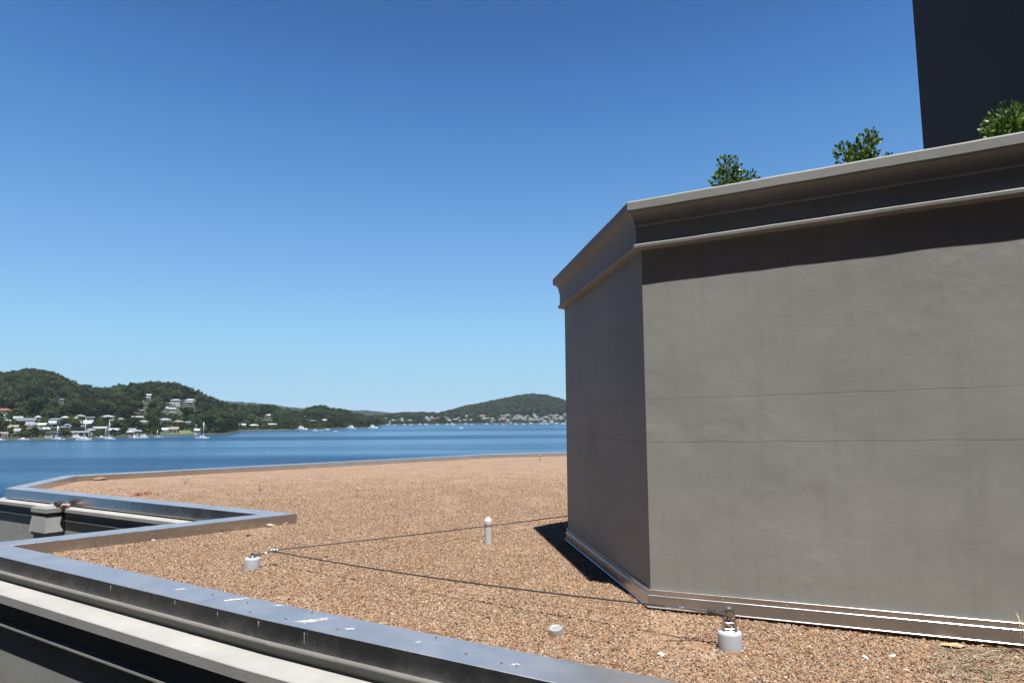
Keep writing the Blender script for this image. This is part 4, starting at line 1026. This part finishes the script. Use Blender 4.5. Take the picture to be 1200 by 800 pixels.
# the big trees of the headland and of the shore tip
for px, dy, k, s, lab in ((241, 18, 2, 1.30, 'tallest of the dark trees on the headland behind the lone yacht'), (250, 26, 0, 1.5, 'broad rounded dark tree on the headland right of the tallest one'), (232, 24, 0, 1.35, 'bright green tree on the headland left of the tallest one'), (262, 20, 1, 1.5, 'low spreading tree at the tip of the headland')):
    w = world_xy(px, interp(SH1, px) + dy); put_tree(k, w.x, w.y, s, lab, 'big trees on the headland')
n = 0
while n < 150:
    px = rg.uniform(-60, 440); dy = rg.triangular(4, 90, 12)
    if 190 < px < 232 and dy < 40 and rg.random() < .8: continue
    if 270 < px < 330 and dy < 25 and rg.random() < .6: continue
    w = world_xy(px, interp(SH1, px) + dy)
    if blocked(w.x, w.y, 1) or any((w.x - a) ** 2 + (w.y - b) ** 2 < 36 for a, b in placed): 
        if rg.random() < .97: continue
    k = rg.choice([0, 1, 2, 3, 1, 0] if dy > 14 else [1, 3, 3, 0, 1]); put_tree(k, w.x, w.y, rg.uniform(.75, 1.2)); n += 1
# the green lawn by the water and the stone edge of the far part
m = MB()
lawn = plain('lawn', (0.084, 0.119, 0.035), 0.9, 0, 0.2, .2)
for (pa, pb, d0, d1) in ((188, 232, 3, 34), (52, 66, 2, 12), (84, 92, 2, 10)):
    nseg = 8
    for i in range(nseg):
        q = []
        for pp, d in ((pa + (pb - pa) * i / nseg, d0), (pa + (pb - pa) * (i + 1) / nseg, d0), (pa + (pb - pa) * (i + 1) / nseg, d1), (pa + (pb - pa) * i / nseg, d1)):
            w = world_xy(pp, interp(SH1, pp) + d); q.append((w.x, w.y, zone1(pp, w.y) + .35))
        m.face(q)
tag(m.build('lawn', lawn), kind='structure')
SEAW = plain('stone_seawall', (0.30, 0.28, 0.25), 0.9, 0, 0.25, .3)
def seawall(pa, pb, label):
    path = [world_xy(p, interp(SH1, p) + 1.0) for p in np.linspace(pb, pa, 14)]
    m = MB(); m.sweep(path, [(0, WZ - 1), (0.4, WZ - 1), (0.3, WZ + 1.1), (-.3, WZ + 1.1)]); o = m.build('seawall', SEAW); tag(o, label, 'sea wall'); return o
seawall(284, 440, 'low grey stone sea wall along the far part of the left shore')
seawall(186, 236, 'low stone sea wall in front of the green lawn')

# ------------------------------------------------------------------ boats
HULL = plain('white_hull', (0.80, 0.80, 0.79), 0.35, 0, 0.03, 1)
ANTI = plain('antifoul_red', (0.16, 0.05, 0.04), 0.6)
MAST = plain('mast_alloy', (0.70, 0.70, 0.70), 0.35, .3)
CANVAS = plain('blue_canvas', (0.06, 0.10, 0.22), 0.8)
def hull(m, L, B, Hh, draft=.35):
    n = 12; rows = []
    for i in range(n + 1):
        u = i / n; x = L * (u - .5); b = B / 2 * (math.sin(math.pi * min(1, .30 + .70 * (1 - u) ** .8 * 1.0)) if u > .45 else .86 + .14 * math.sin(u / .45 * math.pi / 2)); b = B / 2 * (1 - max(0, (u - .42) / .58) ** 2.2) * (.84 + .16 * min(1, u / .35)) + .03
        sh = Hh * (1 + .28 * u * u); rows.append([m.bm.verts.new((x + .04 * L * u * (k > 1), yy, zz)) for k, (yy, zz) in enumerate(((0, -draft), (b * .8, -draft * .2), (b, sh), (-b, sh), (-b * .8, -draft * .2)))])
    for a, b in zip(rows, rows[1:]):
        for k in range(5): f = m.bm.faces.new((a[k], b[k], b[(k + 1) % 5], a[(k + 1) % 5])); f.smooth = k != 2
    m.bm.faces.new(rows[0]); m.bm.faces.new(list(reversed(rows[-1])))
def sailboat(L, mast):
    r = empty('sailboat'); m = MB(); hull(m, L, L * .3, L * .105); m.build('hull', HULL, r)
    m = MB(); m.box((L * .02, 0, L * .14), (L * .38, L * .19, L * .075), bevel=L * .018); m.build('cabin', HULL, r)
    for s in (-1, 1): MB().box((L * .04, s * L * .096, L * .145), (L * .26, .03, L * .03)).build('window', GLASS, r)
    m = MB(); m.tube([(L * .08, 0, L * .12), (L * .08, 0, mast)], [.17, .12], 8); m.build('mast', MAST, r)
    m = MB(); m.tube([(L * .07, 0, L * .27), (-L * .34, 0, L * .26)], .07, 8); m.build('boom', MAST, r)
    m = MB(); m.tube([(L * .05, 0, L * .29), (-L * .15, 0, L * .295), (-L * .33, 0, L * .275)], [.16, .18, .10], 8); m.build('furled_sail', CANVAS, r)
    m = MB(); 
    for q in ((L * .5, 0, L * .13), (-L * .48, 0, L * .11), (L * .05, L * .14, L * .11), (L * .05, -L * .14, L * .11)): m.tube([(L * .08, 0, mast * .97), q], .02, 4)
    m.build('rigging', MAST, r); return r
def motorboat(L):
    r = empty('motorboat'); m = MB(); hull(m, L, L * .32, L * .13); m.build('hull', HULL, r)
    m = MB(); m.box((-L * .02, 0, L * .2), (L * .46, L * .25, L * .12), bevel=L * .03); m.build('cabin', HULL, r)
    m = MB(); m.box((-L * .06, 0, L * .30), (L * .26, L * .22, L * .05), bevel=L * .02); m.box((-L * .06, 0, L * .36), (L * .3, L * .24, L * .02), bevel=L * .008); m.build('flybridge', HULL, r)
    for s in (-1, 1): MB().box((-L * .01, s * L * .126, L * .215), (L * .34, .03, L * .045)).build('window', GLASS, r)
    return r
def dinghy(L):
    r = empty('runabout'); m = MB(); hull(m, L, L * .36, L * .13); m.build('hull', HULL, r)
    m = MB(); m.box((L * .08, 0, L * .19), (L * .22, L * .26, L * .10), bevel=L * .03); m.build('cabin', HULL, r)
    MB().box((L * .19, 0, L * .22), (.03, L * .22, L * .06)).build('windscreen', GLASS, r); return r
BP = {'s': sailboat(8.5, 11.5), 'm': motorboat(10), 'd': dinghy(7)}; BL = {'s': 8.5, 'm': 10, 'd': 7}; bused = set()
def boat(kind, px, row, wpx, label, rz=None, group='boats moored along the left shore', zmast=1):
    p = at(px, row, WZ); L = wpx * p.y / F * 1.06; s = L / BL[kind]; rz = rz if rz is not None else rng.choice([0, math.pi]) + rng.uniform(-.35, .35)
    if kind not in bused: o = BP[kind]; bused.add(kind); o.location = (p.x, p.y, WZ); o.rotation_euler.z = rz
    else: o = dup(BP[kind], (p.x, p.y, WZ), rz)
    o.scale = (s, s, s * zmast); tag(o, label, 'boat', group); return o
for b in (
 ('s', 237, 513.5, 13, 'lone white yacht moored off the headland with bare mast', 0.2, None, 1.0), ('d', 1, 516, 9, 'white runabout cut by the left edge of the picture'), ('d', 28, 515.5, 11, 'small white runabout second from the left edge'),
 ('s', 68, 515.2, 14, 'white yacht with a thin mast off the cream boathouse', 3.1, None, .82), ('m', 90, 514, 13, 'white cruiser lying close beside the tall masted yacht'), ('s', 98, 515.5, 15, 'tall masted white yacht off the low brick house', 0.1, None, 1.12),
 ('d', 118, 513.3, 10, 'white runabout left of the pair of yachts'), ('s', 128, 514.7, 12, 'white yacht in the cluster of three boats, nearest the viewer', 3.0, None, 1.15), ('s', 123, 512.5, 7, 'smaller yacht behind the cluster of three boats', 0.3, None, .95), ('d', 135, 512.2, 6, 'tiny white boat at the right of the cluster'),
 ('d', 157, 513.3, 11, 'white runabout left one of a pair near the dark trees'), ('m', 168, 513.2, 11, 'white cruiser right one of a pair near the dark trees'), ('s', 185, 512.5, 10, 'white yacht near the left end of the lawn', 3.2, None, .6),
 ('m', 353, 503.5, 12, 'white motor cruiser off the far sea wall'), ('d', 370, 504.8, 7, 'low white boat just right of the cruiser off the sea wall'), ('d', 377, 504.6, 4, 'tiny white dinghy between two low boats'), ('d', 383, 503.6, 6, 'white boat behind the tiny dinghy'), ('d', 393, 505.6, 5, 'white dinghy nearest the viewer off the shore tip'), ('m', 411, 502.5, 11, 'big white cruiser off the tip of the left shore'), ('m', 437, 501.5, 10, 'white cruiser out beyond the tip of the left shore'),
 ('d', 539.5, 502, 6, 'white motorboat alone out in the middle of the bay')):
    bk, px, row, w_, lab = b[:5]; boat(bk, px, row, w_, lab, b[5] if len(b) > 5 else None, zmast=b[7] if len(b) > 7 else 1)
rg = random.Random(9)
for i, px in enumerate((446, 455, 462.5, 474, 481, 492, 499, 512, 524, 530, 546, 553, 570, 581, 590, 604, 613, 622, 634, 641, 652, 660)):
    boat(rg.choice('mmsd'), px, 497.6 - (px - 446) * .004 + rg.uniform(-.2, .5), rg.uniform(3.5, 6), 'white boat moored off the far shore below the small houses', group='boats off the far shore')
boat('m', -3, 634, 72, 'white boat in the water below the notch at the left edge', 0.3, 'boat close below the roof')

# ------------------------------------------------------------------ the air over the bay
k = bpy.data.materials.new('haze'); k.use_nodes = True; nt = k.node_tree; nt.nodes.clear()
pv = nt.nodes.new('ShaderNodeVolumePrincipled'); pv.inputs['Color'].default_value = (0.80, 0.90, 1.0, 1); pv.inputs['Density'].default_value = 5e-5; pv.inputs['Anisotropy'].default_value = 0.2
ou = nt.nodes.new('ShaderNodeOutputMaterial'); nt.links.new(pv.outputs[0], ou.inputs['Volume'])
hz = MB().box((0, 7900, 90), (40100, 28200, 210)).build('haze', k); tag(hz, 'thin clear summer air over the bay', 'haze', kind='stuff')
